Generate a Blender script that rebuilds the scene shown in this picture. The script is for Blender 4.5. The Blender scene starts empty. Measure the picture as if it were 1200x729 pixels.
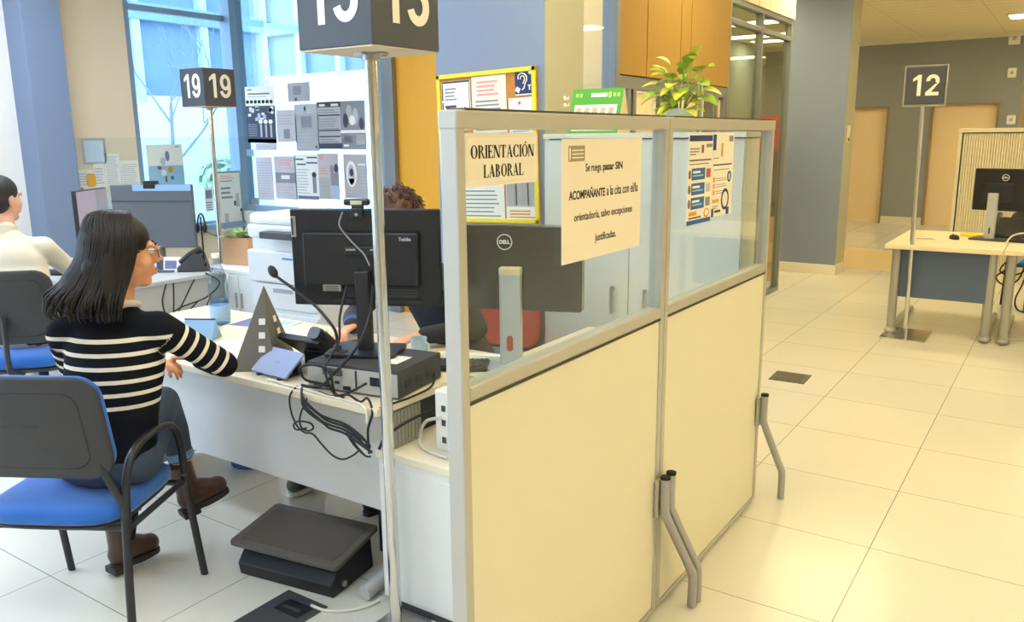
import bpy, bmesh, math, random
from mathutils import Vector, Matrix, noise
random.seed(7)
R = math.radians
PI = math.pi
SC = bpy.context.scene
COL = SC.collection

# ------------------------------------------------------------------ materials
def lin(c):
    return tuple(((x / 12.92) if x <= 0.04045 else ((x + 0.055) / 1.055) ** 2.4) for x in c)
def hexc(h):
    return lin(tuple(int(h[i:i + 2], 16) / 255 for i in (0, 2, 4)))
MATS = {}
def mat(name, h, rough=0.5, metal=0.0, spec=0.5, var=0.0, vscale=8.0, bump=0.0, bscale=60.0, coat=0.0, sheen=0.0, stretch=None):
    if name in MATS: return MATS[name]
    m = bpy.data.materials.new(name); m.use_nodes = True
    nt = m.node_tree; b = nt.nodes['Principled BSDF']
    c = hexc(h) + (1,)
    b.inputs['Base Color'].default_value = c
    b.inputs['Roughness'].default_value = rough
    b.inputs['Metallic'].default_value = metal
    b.inputs['Specular IOR Level'].default_value = spec
    b.inputs['Coat Weight'].default_value = coat
    b.inputs['Sheen Weight'].default_value = sheen
    tc = None
    if var or bump:
        tc = nt.nodes.new('ShaderNodeTexCoord'); mp = nt.nodes.new('ShaderNodeMapping')
        nt.links.new(tc.outputs['Object'], mp.inputs['Vector'])
        if stretch: mp.inputs['Scale'].default_value = stretch
    if var:
        n = nt.nodes.new('ShaderNodeTexNoise'); n.inputs['Scale'].default_value = vscale; n.inputs['Detail'].default_value = 5
        nt.links.new(mp.outputs[0], n.inputs['Vector'])
        mx = nt.nodes.new('ShaderNodeMix'); mx.data_type = 'RGBA'
        mx.inputs[6].default_value = tuple(x * (1 - var) for x in c[:3]) + (1,)
        mx.inputs[7].default_value = tuple(min(1, x * (1 + var)) for x in c[:3]) + (1,)
        nt.links.new(n.outputs[0], mx.inputs[0]); nt.links.new(mx.outputs[2], b.inputs['Base Color'])
    if bump:
        n2 = nt.nodes.new('ShaderNodeTexNoise'); n2.inputs['Scale'].default_value = bscale; n2.inputs['Detail'].default_value = 3
        nt.links.new(mp.outputs[0], n2.inputs['Vector'])
        bp = nt.nodes.new('ShaderNodeBump'); bp.inputs['Strength'].default_value = bump; bp.inputs['Distance'].default_value = 0.002
        nt.links.new(n2.outputs[0], bp.inputs['Height']); nt.links.new(bp.outputs[0], b.inputs['Normal'])
    MATS[name] = m
    return m
def emis(name, h, s):
    if name in MATS: return MATS[name]
    m = bpy.data.materials.new(name); m.use_nodes = True
    b = m.node_tree.nodes['Principled BSDF']
    b.inputs['Base Color'].default_value = hexc(h) + (1,)
    b.inputs['Emission Color'].default_value = hexc(h) + (1,)
    b.inputs['Emission Strength'].default_value = s
    MATS[name] = m; return m
def glass_mat(name, tint='f4faf8', refl=1.0, ior=1.45):
    if name in MATS: return MATS[name]
    m = bpy.data.materials.new(name); m.use_nodes = True
    nt = m.node_tree; nt.nodes.clear()
    o = nt.nodes.new('ShaderNodeOutputMaterial'); mix = nt.nodes.new('ShaderNodeMixShader')
    tr = nt.nodes.new('ShaderNodeBsdfTransparent'); tr.inputs[0].default_value = hexc(tint) + (1,)
    gl = nt.nodes.new('ShaderNodeBsdfGlossy'); gl.inputs['Roughness'].default_value = 0.02
    lw_ = nt.nodes.new('ShaderNodeLayerWeight')
    pw = nt.nodes.new('ShaderNodeMath'); pw.operation = 'POWER'; pw.inputs[1].default_value = 5.0
    mu = nt.nodes.new('ShaderNodeMath'); mu.operation = 'MULTIPLY_ADD'; mu.inputs[1].default_value = 0.85 * refl; mu.inputs[2].default_value = 0.03 * refl
    nt.links.new(lw_.outputs['Facing'], pw.inputs[0]); nt.links.new(pw.outputs[0], mu.inputs[0]); nt.links.new(mu.outputs[0], mix.inputs[0])
    nt.links.new(tr.outputs[0], mix.inputs[1]); nt.links.new(gl.outputs[0], mix.inputs[2])
    nt.links.new(mix.outputs[0], o.inputs[0])
    MATS[name] = m; return m

def add_node_math(nt, op, a, b=None, c=None):
    n = nt.nodes.new('ShaderNodeMath'); n.operation = op
    for i, x in enumerate((a, b, c)):
        if x is None: continue
        if isinstance(x, (int, float)): n.inputs[i].default_value = x
        else: nt.links.new(x, n.inputs[i])
    return n.outputs[0]

def floor_mat():
    m = bpy.data.materials.new('floor_tiles'); m.use_nodes = True; nt = m.node_tree; b = nt.nodes['Principled BSDF']
    tc = nt.nodes.new('ShaderNodeTexCoord'); sp = nt.nodes.new('ShaderNodeSeparateXYZ')
    nt.links.new(tc.outputs['Object'], sp.inputs[0])
    d = []
    cell = []
    for ax, o in ((0, -0.516), (1, 3.262)):
        t = add_node_math(nt, 'DIVIDE', add_node_math(nt, 'SUBTRACT', sp.outputs[ax], o), 0.631)
        fl = add_node_math(nt, 'FLOOR', t); cell.append(fl)
        f = add_node_math(nt, 'SUBTRACT', t, fl)
        d.append(add_node_math(nt, 'MINIMUM', f, add_node_math(nt, 'SUBTRACT', 1.0, f)))
    mn = add_node_math(nt, 'MINIMUM', d[0], d[1])
    g = add_node_math(nt, 'LESS_THAN', mn, 0.0032)
    cmb = nt.nodes.new('ShaderNodeCombineXYZ'); nt.links.new(cell[0], cmb.inputs[0]); nt.links.new(cell[1], cmb.inputs[1])
    wn = nt.nodes.new('ShaderNodeTexWhiteNoise'); nt.links.new(cmb.outputs[0], wn.inputs[0])
    n1 = nt.nodes.new('ShaderNodeTexNoise'); n1.inputs['Scale'].default_value = 120; n1.inputs['Detail'].default_value = 4
    n2 = nt.nodes.new('ShaderNodeTexNoise'); n2.inputs['Scale'].default_value = 1.6; n2.inputs['Detail'].default_value = 4
    nt.links.new(tc.outputs['Object'], n1.inputs[0]); nt.links.new(tc.outputs['Object'], n2.inputs[0])
    s = add_node_math(nt, 'ADD', add_node_math(nt, 'MULTIPLY', n1.outputs[0], 0.10), add_node_math(nt, 'ADD', add_node_math(nt, 'MULTIPLY', wn.outputs[0], 0.045), add_node_math(nt, 'MULTIPLY', n2.outputs[0], 0.10)))
    s = add_node_math(nt, 'ADD', s, 0.86)
    s = add_node_math(nt, 'MULTIPLY', s, add_node_math(nt, 'SUBTRACT', 1.0, add_node_math(nt, 'MULTIPLY', g, 0.62)))
    mx = nt.nodes.new('ShaderNodeMix'); mx.data_type = 'RGBA'; mx.blend_type = 'MULTIPLY'; mx.inputs[0].default_value = 1
    mx.inputs[6].default_value = hexc('d6d2c6') + (1,)
    cc = nt.nodes.new('ShaderNodeCombineColor')
    for i in range(3): nt.links.new(s, cc.inputs[i])
    nt.links.new(cc.outputs[0], mx.inputs[7]); nt.links.new(mx.outputs[2], b.inputs['Base Color'])
    b.inputs['Roughness'].default_value = 0.22; b.inputs['Specular IOR Level'].default_value = 0.5
    return m
def ceiling_mat():
    m = bpy.data.materials.new('ceiling_slats'); m.use_nodes = True; nt = m.node_tree; b = nt.nodes['Principled BSDF']
    tc = nt.nodes.new('ShaderNodeTexCoord'); sp = nt.nodes.new('ShaderNodeSeparateXYZ'); nt.links.new(tc.outputs['Object'], sp.inputs[0])
    f = add_node_math(nt, 'FRACT', add_node_math(nt, 'DIVIDE', sp.outputs[1], 0.30))
    f2 = add_node_math(nt, 'FRACT', add_node_math(nt, 'DIVIDE', sp.outputs[0], 1.2))
    g = add_node_math(nt, 'MAXIMUM', add_node_math(nt, 'LESS_THAN', f, 0.10), add_node_math(nt, 'LESS_THAN', f2, 0.012))
    mx = nt.nodes.new('ShaderNodeMix'); mx.data_type = 'RGBA'; nt.links.new(g, mx.inputs[0])
    mx.inputs[6].default_value = hexc('e4d8b8') + (1,); mx.inputs[7].default_value = hexc('cdbf9c') + (1,)
    nt.links.new(mx.outputs[2], b.inputs['Base Color']); b.inputs['Roughness'].default_value = 0.6
    return m
def attr_stripe_mat(name, base, stripe, pitch, duty, rough=0.9, lo=-1e9, hi=1e9):
    m = bpy.data.materials.new(name); m.use_nodes = True; nt = m.node_tree; b = nt.nodes['Principled BSDF']
    a = nt.nodes.new('ShaderNodeAttribute'); a.attribute_name = 'stripe'
    f = add_node_math(nt, 'FRACT', add_node_math(nt, 'DIVIDE', a.outputs['Fac'], pitch))
    g = add_node_math(nt, 'LESS_THAN', f, duty)
    g = add_node_math(nt, 'MULTIPLY', g, add_node_math(nt, 'GREATER_THAN', a.outputs['Fac'], lo))
    g = add_node_math(nt, 'MULTIPLY', g, add_node_math(nt, 'LESS_THAN', a.outputs['Fac'], hi))
    mx = nt.nodes.new('ShaderNodeMix'); mx.data_type = 'RGBA'; nt.links.new(g, mx.inputs[0])
    mx.inputs[6].default_value = hexc(base) + (1,); mx.inputs[7].default_value = hexc(stripe) + (1,)
    nt.links.new(mx.outputs[2], b.inputs['Base Color']); b.inputs['Roughness'].default_value = rough
    b.inputs['Specular IOR Level'].default_value = 0.15
    n = nt.nodes.new('ShaderNodeTexNoise'); n.inputs['Scale'].default_value = 350
    tc = nt.nodes.new('ShaderNodeTexCoord'); nt.links.new(tc.outputs['Object'], n.inputs[0])
    bp = nt.nodes.new('ShaderNodeBump'); bp.inputs['Strength'].default_value = 0.3; bp.inputs['Distance'].default_value = 0.002
    nt.links.new(n.outputs[0], bp.inputs['Height']); nt.links.new(bp.outputs[0], b.inputs['Normal'])
    return m
def translucent(m, k):
    nt = m.node_tree; b = nt.nodes['Principled BSDF']; o = nt.nodes['Material Output']
    t = nt.nodes.new('ShaderNodeBsdfTranslucent'); t.inputs[0].default_value = b.inputs['Base Color'].default_value
    x = nt.nodes.new('ShaderNodeMixShader'); x.inputs[0].default_value = k
    nt.links.new(b.outputs[0], x.inputs[1]); nt.links.new(t.outputs[0], x.inputs[2]); nt.links.new(x.outputs[0], o.inputs[0])
def grid_mat(name, c1, c2, px, pz, wx, wz, rough=0.4):
    m = bpy.data.materials.new(name); m.use_nodes = True; nt = m.node_tree; b = nt.nodes['Principled BSDF']
    tc = nt.nodes.new('ShaderNodeTexCoord'); sp = nt.nodes.new('ShaderNodeSeparateXYZ'); nt.links.new(tc.outputs['Object'], sp.inputs[0])
    xy = add_node_math(nt, 'ADD', sp.outputs[0], sp.outputs[1])
    f = add_node_math(nt, 'FRACT', add_node_math(nt, 'DIVIDE', xy, px))
    f2 = add_node_math(nt, 'FRACT', add_node_math(nt, 'DIVIDE', sp.outputs[2], pz))
    g = add_node_math(nt, 'MAXIMUM', add_node_math(nt, 'LESS_THAN', f, wx), add_node_math(nt, 'LESS_THAN', f2, wz))
    mx = nt.nodes.new('ShaderNodeMix'); mx.data_type = 'RGBA'; nt.links.new(g, mx.inputs[0])
    mx.inputs[6].default_value = hexc(c1) + (1,); mx.inputs[7].default_value = hexc(c2) + (1,)
    nt.links.new(mx.outputs[2], b.inputs['Base Color']); b.inputs['Roughness'].default_value = rough
    return m

# ------------------------------------------------------------------ mesh builder
class MB:
    def __init__(s): s.v = []; s.f = []; s.m = []; s.cur = 0
    def mi(s, i): s.cur = i; return s
    def _add(s, vs, fs, M=None):
        o = len(s.v)
        if M is not None: vs = [M @ Vector(p) for p in vs]
        s.v += [tuple(p) for p in vs]
        for f in fs: s.f.append(tuple(i + o for i in f)); s.m.append(s.cur)
        return s
    def box(s, a, b, M=None):
        x0, y0, z0 = (min(a[i], b[i]) for i in range(3)); x1, y1, z1 = (max(a[i], b[i]) for i in range(3))
        vs = [(x0, y0, z0), (x1, y0, z0), (x1, y1, z0), (x0, y1, z0), (x0, y0, z1), (x1, y0, z1), (x1, y1, z1), (x0, y1, z1)]
        return s._add(vs, [(0, 3, 2, 1), (4, 5, 6, 7), (0, 1, 5, 4), (1, 2, 6, 5), (2, 3, 7, 6), (3, 0, 4, 7)], M)
    def cbox(s, c, d, M=None):
        return s.box([c[i] - d[i] / 2 for i in range(3)], [c[i] + d[i] / 2 for i in range(3)], M)
    def prism(s, poly, z0, z1, M=None):
        n = len(poly)
        ar = sum(poly[i][0] * poly[(i + 1) % n][1] - poly[(i + 1) % n][0] * poly[i][1] for i in range(n))
        if ar < 0: poly = poly[::-1]
        vs = [(p[0], p[1], z0) for p in poly] + [(p[0], p[1], z1) for p in poly]
        fs = [tuple(range(n - 1, -1, -1)), tuple(range(n, 2 * n))] + [(i, (i + 1) % n, n + (i + 1) % n, n + i) for i in range(n)]
        return s._add(vs, fs, M)
    def loft(s, rings, cap=True, M=None, close=True):
        n = len(rings[0]); vs = [p for r in rings for p in r]; fs = []
        for k in range(len(rings) - 1):
            for i in range(n if close else n - 1):
                j = (i + 1) % n
                fs.append((k * n + i, k * n + j, (k + 1) * n + j, (k + 1) * n + i))
        if cap:
            fs.append(tuple(range(n - 1, -1, -1))); fs.append(tuple((len(rings) - 1) * n + i for i in range(n)))
        return s._add(vs, fs, M)
    def tube(s, pts, r, n=8, M=None, ry=None, up=None):
        pts = [Vector(p) for p in pts]; N = len(pts)
        rs = r if isinstance(r, (list, tuple)) else [r] * N
        T = []
        for i in range(N):
            a = pts[max(0, i - 1)]; b = pts[min(N - 1, i + 1)]; t = (b - a)
            T.append(t.normalized() if t.length > 1e-9 else Vector((0, 0, 1)))
        u = Vector(up) if up else (Vector((0, 0, 1)) if abs(T[0].z) < 0.9 else Vector((1, 0, 0)))
        u = (u - T[0] * u.dot(T[0])).normalized()
        rings = []
        for i in range(N):
            u = u - T[i] * u.dot(T[i])
            u = u.normalized() if u.length > 1e-6 else T[i].orthogonal().normalized()
            w = T[i].cross(u)
            k = (ry / r) if (ry and not isinstance(r, (list, tuple))) else 1
            rings.append([tuple(pts[i] + u * (rs[i] * math.cos(2 * PI * j / n)) + w * (rs[i] * k * math.sin(2 * PI * j / n))) for j in range(n)])
        return s.loft(rings, True, M)
    def cyl(s, a, b, r, n=20, r2=None, M=None):
        return s.tube([a, b], [r, r if r2 is None else r2], n, M)
    def lathe(s, prof, n=24, M=None):
        rings = [[(max(r, 1e-4) * math.cos(2 * PI * j / n), max(r, 1e-4) * math.sin(2 * PI * j / n), z) for j in range(n)] for r, z in prof]
        return s.loft(rings, prof[0] != prof[-1], M)
    def ell(s, c, r, n=16, m=10, M=None, Q=None):
        if not isinstance(r, (list, tuple)): r = (r, r, r)
        rings = []
        for k in range(m + 1):
            th = PI * (k + 0.02) / (m + 0.04) - PI / 2
            ring = []
            for j in range(n):
                p = Vector((r[0] * math.cos(th) * math.cos(2 * PI * j / n), r[1] * math.cos(th) * math.sin(2 * PI * j / n), r[2] * math.sin(th)))
                if Q is not None: p = Q @ p
                ring.append(tuple(Vector(c) + p))
            rings.append(ring)
        return s.loft(rings, True, M)
    def cone(s, p, r0, q, r1, n=14):
        s.ell(p, r0, n, 8); s.ell(q, r1, n, 8)
        return s.tube([p, q], [r0, r1], n)
    def mesh(s, name):
        me = bpy.data.meshes.new(name); me.from_pydata(s.v, [], s.f); me.update(); return me
    def build(s, name, mats, parent=None, loc=None, smooth=35, bevel=0, seg=2, M=None):
        me = s.mesh(name)
        bm = bmesh.new(); bm.from_mesh(me); bmesh.ops.recalc_face_normals(bm, faces=bm.faces); bm.to_mesh(me); bm.free()
        if not isinstance(mats, (list, tuple)): mats = [mats]
        for m in mats: me.materials.append(m)
        for p, i in zip(me.polygons, s.m): p.material_index = i
        return link(name, me, parent, loc, smooth, bevel, seg, M)
def link(name, me, parent=None, loc=None, smooth=35, bevel=0, seg=2, M=None):
    if smooth:
        me.polygons.foreach_set('use_smooth', [True] * len(me.polygons))
        if smooth < 180: me.set_sharp_from_angle(angle=R(smooth))
    o = bpy.data.objects.new(name, me); COL.objects.link(o)
    if parent: o.parent = parent
    if loc: o.location = loc
    if M is not None: o.matrix_local = M
    if bevel:
        b = o.modifiers.new('bevel', 'BEVEL'); b.width = bevel; b.segments = seg; b.limit_method = 'ANGLE'; b.angle_limit = R(40)
    return o
def tag(o, label, cat, group=None, kind=None):
    if label: o['label'] = label
    if cat: o['category'] = cat
    if group: o['group'] = group
    if kind: o['kind'] = kind
    return o
def thing(name, label, cat, loc=(0, 0, 0), rz=0, group=None):
    o = bpy.data.objects.new(name, None); o.empty_display_size = 0.1; COL.objects.link(o)
    o.location = loc; o.rotation_euler = (0, 0, rz)
    return tag(o, label, cat, group)
def struct(name, mb, m, **k):
    o = mb.build(name, m, **k); o['kind'] = 'structure'; return o
def copy_tree(o, parent=None):
    c = o.copy(); COL.objects.link(c)
    if parent: c.parent = parent
    for ch in list(o.children): copy_tree(ch, c)
    return c
def frame(o, U, V):
    U = Vector(U).normalized(); V = Vector(V).normalized(); N = U.cross(V)
    M = Matrix((U, V, N)).transposed().to_4x4(); M.translation = Vector(o); return M
def rot(axis, a): return Matrix.Rotation(a, 4, axis)
def tr(x, y=0, z=0): return Matrix.Translation((x, y, z))
def spline(pts, k=6):
    P = [Vector(p) for p in pts]; out = []
    for i in range(len(P) - 1):
        p0 = P[max(0, i - 1)]; p1 = P[i]; p2 = P[i + 1]; p3 = P[min(len(P) - 1, i + 2)]
        for j in range(k):
            t = j / k
            out.append(0.5 * ((2 * p1) + (p2 - p0) * t + (2 * p0 - 5 * p1 + 4 * p2 - p3) * t * t + (3 * p1 - p0 - 3 * p2 + p3) * t ** 3))
    out.append(P[-1]); return out
def rrect(w, h, r, n=5, cx=0, cy=0):
    out = []
    for sx, sy, a in ((1, 1, 0), (-1, 1, 90), (-1, -1, 180), (1, -1, 270)):
        for k in range(n + 1):
            t = R(a + 90 * k / n); out.append((cx + sx * (w / 2 - r) + r * math.cos(t), cy + sy * (h / 2 - r) + r * math.sin(t)))
    return out
def text_mesh(s, size=1.0, off=0.0, ext=0.0006, align='CENTER', sx=1.0, space=1.0):
    c = bpy.data.curves.new('lettering', 'FONT'); c.body = s; c.size = size; c.offset = off; c.extrude = ext
    c.align_x = align; c.align_y = 'CENTER'; c.space_character = space; c.resolution_u = 4
    o = bpy.data.objects.new('lettering', c); COL.objects.link(o)
    dg = bpy.context.evaluated_depsgraph_get()
    me = bpy.data.meshes.new_from_object(o.evaluated_get(dg))
    bpy.data.objects.remove(o)
    me.transform(Matrix.Diagonal((sx, 1, 1, 1)))
    return me
def lettering(s, m, parent, M, size, off=0, sx=1.0, ext=0.0006, align='CENTER', fit=None, space=1.0, name='lettering'):
    me = text_mesh(s, size, off, ext, align, sx, space)
    if fit and len(me.vertices):
        xs = [v.co.x for v in me.vertices]; ys = [v.co.y for v in me.vertices]
        k = fit[0] / (max(xs) - min(xs)); k2 = (fit[1] / (max(ys) - min(ys))) if fit[1] else k
        cx = (max(xs) + min(xs)) / 2; cy = (max(ys) + min(ys)) / 2
        if align == 'CENTER': me.transform(Matrix.Diagonal((k, k2, 1, 1)) @ tr(-cx, -cy, 0))
        else: me.transform(Matrix.Diagonal((k, k2, 1, 1)) @ tr(-min(xs), -cy, 0))
    me.materials.append(m)
    return link(name, me, parent, None, 0, M=M)
def sheet(name, label, cat, M, w, h, els=(), mats=None, group=None, parent=None, th=0.0008, base='paper'):
    """a printed sheet: local x right, y up, z out; origin at its lower left corner"""
    mlist = [MATS[base]]; mb = MB(); mb.box((0, 0, 0), (w, h, th))
    for e in els:
        mm = MATS[e[4]]
        if mm not in mlist: mlist.append(mm)
        mb.mi(mlist.index(mm))
        x0, y0, x1, y1 = e[0] * w, e[1] * h, e[2] * w, e[3] * h
        if len(e) > 5 and e[5] == 'o':
            k = 16; mb.prism([((x0 + x1) / 2 + (x1 - x0) / 2 * math.cos(2 * PI * i / k), (y0 + y1) / 2 + (y1 - y0) / 2 * math.sin(2 * PI * i / k)) for i in range(k)], th, th + 0.0005 + 0.0001 * (e[6] if len(e) > 6 else 0))
        else:
            mb.box((x0, y0, th), (x1, y1, th + 0.0004 + 0.0001 * (e[5] if len(e) > 5 else 0)))
    o = mb.build(name, mlist, parent, smooth=0, M=M)
    return tag(o, label, cat, group)
def lines(x0, x1, y0, y1, n, m='ink_grey', t=0.4, rag=0.25, seed=1):
    rn = random.Random(seed); out = []; st = (y1 - y0) / n
    for i in range(n):
        b = y0 + i * st; out.append((x0, b, x1 - rn.random() * rag * (x1 - x0), b + st * t, m))
    return out
def remesh(mb, name, voxel=0.007, smooth_it=6, fac=0.5, dec=None):
    me = mb.mesh(name + '_src'); o = bpy.data.objects.new(name + '_src', me); COL.objects.link(o)
    r = o.modifiers.new('r', 'REMESH'); r.mode = 'VOXEL'; r.voxel_size = voxel
    if smooth_it:
        s = o.modifiers.new('s', 'SMOOTH'); s.iterations = smooth_it; s.factor = fac
    if dec:
        d = o.modifiers.new('d', 'DECIMATE'); d.ratio = dec
    dg = bpy.context.evaluated_depsgraph_get()
    out = bpy.data.meshes.new_from_object(o.evaluated_get(dg)); out.name = name
    bpy.data.objects.remove(o); bpy.data.meshes.remove(me)
    return out

def digit_mesh(ch, mb, x0, W, Hh, st, z=.0008):
    """bold grotesque numeral in a W x Hh box"""
    cnt = [0]
    def seg(cx, cy, rx, ry, a0, a1, n=22):
        cnt[0] += 1; zz = z + .0004 * cnt[0]
        for i in range(n):
            t0 = R(a0 + (a1 - a0) * i / n); t1 = R(a0 + (a1 - a0) * (i + 1) / n)
            mb.prism([(x0 + cx + (rx - s) * math.cos(t), cy + (ry - s) * math.sin(t)) for t, s in ((t0, 0), (t1, 0), (t1, st), (t0, st))], 0, zz)
    if ch == '1':
        xr = W * .72; mb.box((x0 + xr - st, 0, 0), (x0 + xr, Hh, z)); mb.prism([(x0 + xr - st, Hh * .98), (x0 + xr - st, Hh * .80), (x0 + W * .08, Hh * .68), (x0 + W * .08, Hh * .83)], 0, z + .0004)
    elif ch == '3':
        r1, r2 = Hh * .275, Hh * .30; seg(W * .48, Hh - r1, W * .45, r1, -80, 165); seg(W * .48, r2, W * .50, r2, -165, 82); mb.box((x0 + W * .36, Hh * .46, 0), (x0 + W * .78, Hh * .46 + st * .85, z))
    elif ch == '9':
        seg(W * .5, Hh * .66, W * .5, Hh * .34, 0, 360, 30); seg(W * .46, Hh * .36, W * .54, Hh * .36, -165, 0); mb.box((x0 + W - st, Hh * .34, 0), (x0 + W, Hh * .68, z))
    elif ch == '2':
        seg(W * .5, Hh * .70, W * .5, Hh * .30, -28, 185); mb.prism([(x0 + W * .96, Hh * .60), (x0 + W * .68, Hh * .54), (x0, st * .9), (x0, 0), (x0 + st * 1.35, 0), (x0 + st * 1.4, st * .9)], 0, z + .0008); mb.box((x0, 0, 0), (x0 + W, st, z))
# ------------------------------------------------------------------ palette
for a in (('paper', 'f1efe9', .8), ('paper_cream', 'efe8d8', .6), ('paper_grey', 'c9c6c8', .8), ('paper_pink', 'dcd2d4', .8), ('paper_blue', 'cfe0ee', .8),
          ('ink', '26262c', .7), ('ink_grey', '8f8f96', .7), ('ink_pale', 'bdbcc2', .7), ('ink_dark', '4a4a55', .7), ('ink_navy', '2c3f6e', .6), ('ink_blue', '3465a4', .6),
          ('ink_orange', 'e39a2c', .6), ('ink_red', 'c65a50', .6), ('ink_yellow', 'f2b21c', .6), ('ink_skyblue', '9cc4e4', .6), ('ink_brown', '8a6450', .6), ('ink_white', 'f6f4f0', .6),
          ('ink_purple', '7476a0', .7), ('ink_pinkred', 'e8a6a0', .7), ('ink_green', '4e9a3c', .7)):
    mat(a[0], a[1], a[2], spec=.3)
M_FLOOR = floor_mat(); M_CEIL = ceiling_mat()
M_WHITE_WALL = mat('wall_white_paint', 'e6e0d6', .8, var=.03)
M_BEIGE_WALL = mat('wall_beige_panel', 'ead7ba', .6, var=.03, vscale=2)
M_PEACH = mat('wall_peach_panel', 'e6cda4', .6, var=.03, vscale=2)
M_BLUE_WALL = mat('wall_blue_grey_paint', '8b8f93', .75, var=.04, vscale=3)
M_COL = mat('column_blue_paint', '8492ad', .7, var=.03, vscale=3)
M_COL_LEFT = mat('column_slate_blue_paint', '7887a2', .7, var=.03, vscale=3)
M_COL_FAR = mat('column_grey_paint', '78849a', .7, var=.04, vscale=3)
M_PLINTH = mat('plinth_cream', 'd8d2bf', .5, var=.03)
M_WOOD = mat('wood_ochre_veneer', 'a3803f', .65, spec=.2, var=.10, vscale=6, stretch=(14, 14, .8))
M_ORANGE_WOOD = mat('wood_amber_panel', 'e0a420', .5, var=.05, vscale=5, stretch=(10, 10, .8))
M_ALU_DARK = mat('frame_grey_aluminium', '86898c', .4, .6)
M_ALU_BLUE = mat('frame_blue_aluminium', '8ba0b8', .4, .2)
for n_ in ('paper_grey', 'paper_pink'): translucent(MATS[n_], .3)
M_COLSIDE = mat('column_side_cream', 'aeac99', .7, var=.03)
M_GLASS = glass_mat('window_glass', 'f2f8fa')
M_LAMP = emis('lamp_diffuser_warm', 'ffeebc', 18.5)
M_LAMP2 = emis('lamp_diffuser_cool_daylight', 'd6e7ff', 22.0)  # cool tint put into the lamps to stand in for daylight on the left

# ------------------------------------------------------------------ shell
CEIL = 3.19
struct('floor', MB().box((-7.6, -7, -.1), (6.5, 21, 0)), M_FLOOR, smooth=0)
struct('ceiling', MB().box((-7.6, -7, CEIL), (6.5, 21, CEIL + .12)), M_CEIL, smooth=0)
# left wall: tall daylight windows behind the viewer's left, a white stretch, a beige stretch, then the corner window
w = MB()
w.box((-7.6, -7, 0), (-7.37, -6.2, CEIL)); w.box((-7.6, -6.2, 0), (-7.37, 2.3, .55)); w.box((-7.6, -6.2, 3.0), (-7.37, 2.3, CEIL)); w.box((-7.6, 2.3, 0), (-7.37, 3.6, CEIL))
struct('wall_left', w, M_WHITE_WALL, smooth=0)
w = MB(); w.box((-7.6, 3.6, 0), (-7.37, 4.60, CEIL)); w.box((-7.6, 4.60, 0), (-7.37, 5.76, .72))
struct('wall_left_panel', w, M_BEIGE_WALL, smooth=0)
def window(name, M, w, h, mull=(), trans=(), fw=.05, depth=.08, m=None, gm=None):
    """frame in the local x-y plane, z out"""
    m = m or M_ALU_BLUE
    b = MB(); z0, z1 = -depth / 2, depth / 2
    b.box((0, 0, z0), (fw, h, z1)); b.box((w - fw, 0, z0), (w, h, z1)); b.box((fw, 0, z0), (w - fw, fw, z1)); b.box((fw, h - fw, z0), (w - fw, h, z1))
    for x in mull: b.box((x - fw / 2, fw, z0), (x + fw / 2, h - fw, z1))
    for y in trans: b.box((fw, y - fw / 2, z0 + .003), (w - fw, y + fw / 2, z1 - .003))
    o = b.build(name, m, smooth=0, M=M, bevel=.004); o['kind'] = 'structure'
    g = MB().box((fw * .6, fw * .6, -.004), (w - fw * .6, h - fw * .6, .004)).build('window_pane', gm or M_GLASS, o, smooth=0)
    return o
window('window_1', frame((-7.46, -6.2, .55), (0, 1, 0), (0, 0, 1)), 8.5, 2.45, mull=[1.2 * i + .05 for i in range(1, 7)], trans=[1.9])
window('window_2', frame((-7.42, 4.60, .72), (0, 1, 0), (0, 0, 1)), 1.16, CEIL - .72, trans=[2.09], fw=.055)
struct('sill', MB().box((-7.44, 4.60, .70), (-7.26, 5.72, .755)), M_ALU_BLUE, smooth=0, bevel=.006)
# the glazed wall facing the viewer
struct('wall_posters', MB().box((-7.6, 5.70, 0), (-5.15, 5.84, .86)), M_WHITE_WALL, smooth=0)
window('window_3', frame((-7.37, 5.78, .86), (1, 0, 0), (0, 0, 1)), 2.22, CEIL - .86, fw=.06)
b = MB(); b.box((-7.42, 5.70, 0), (-7.29, 5.86, CEIL)); b.box((-5.36, 5.68, 0), (-5.22, 5.86, CEIL))
struct('trim_1', b, M_ALU_BLUE, smooth=0, bevel=.006)
struct('trim_2', MB().box((-5.22, 5.66, 0), (-5.09, 5.86, CEIL)), M_ALU_DARK, smooth=0, bevel=.006)
struct('wall_amber', MB().box((-5.09, 5.72, 0), (-4.0, 5.84, CEIL)), M_ORANGE_WOOD, smooth=0)
struct('wall_peach', MB().box((-4.0, 5.72, 0), (-2.565, 5.84, CEIL)), M_PEACH, smooth=0)
struct('wall_inner_left', MB().box((-5.25, 5.86, 0), (-5.1, 16.2, CEIL)), mat('wall_pale_grey_blue', 'b4bab6', .7), smooth=0)
# columns
def column(name, x0, y0, x1, y1, m, plinth=True, side=None):
    o = struct(name, MB().box((x0, y0, 0), (x1, y1, CEIL)).mi(1).box((x1 - .01, y0 + .004, .004), (x1 + .002, y1 - .004, CEIL - .002)), [m, side or m], smooth=0, bevel=.003)
    if plinth:
        p = MB().box((x0 - .012, y0 - .012, 0), (x1 + .012, y1 + .012, .115)).build('plinth', M_PLINTH, o, smooth=0, bevel=.003)
    return o
column('column_near', -2.877, 3.55, -2.2, 3.94, M_COL, side=M_COLSIDE)
column('column_left', -7.6, 3.55, -7.1, 3.87, M_COL_LEFT)
column('column_far', -2.866, 9.89, -2.194, 10.33, M_COL_FAR, side=M_COLSIDE)
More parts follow.
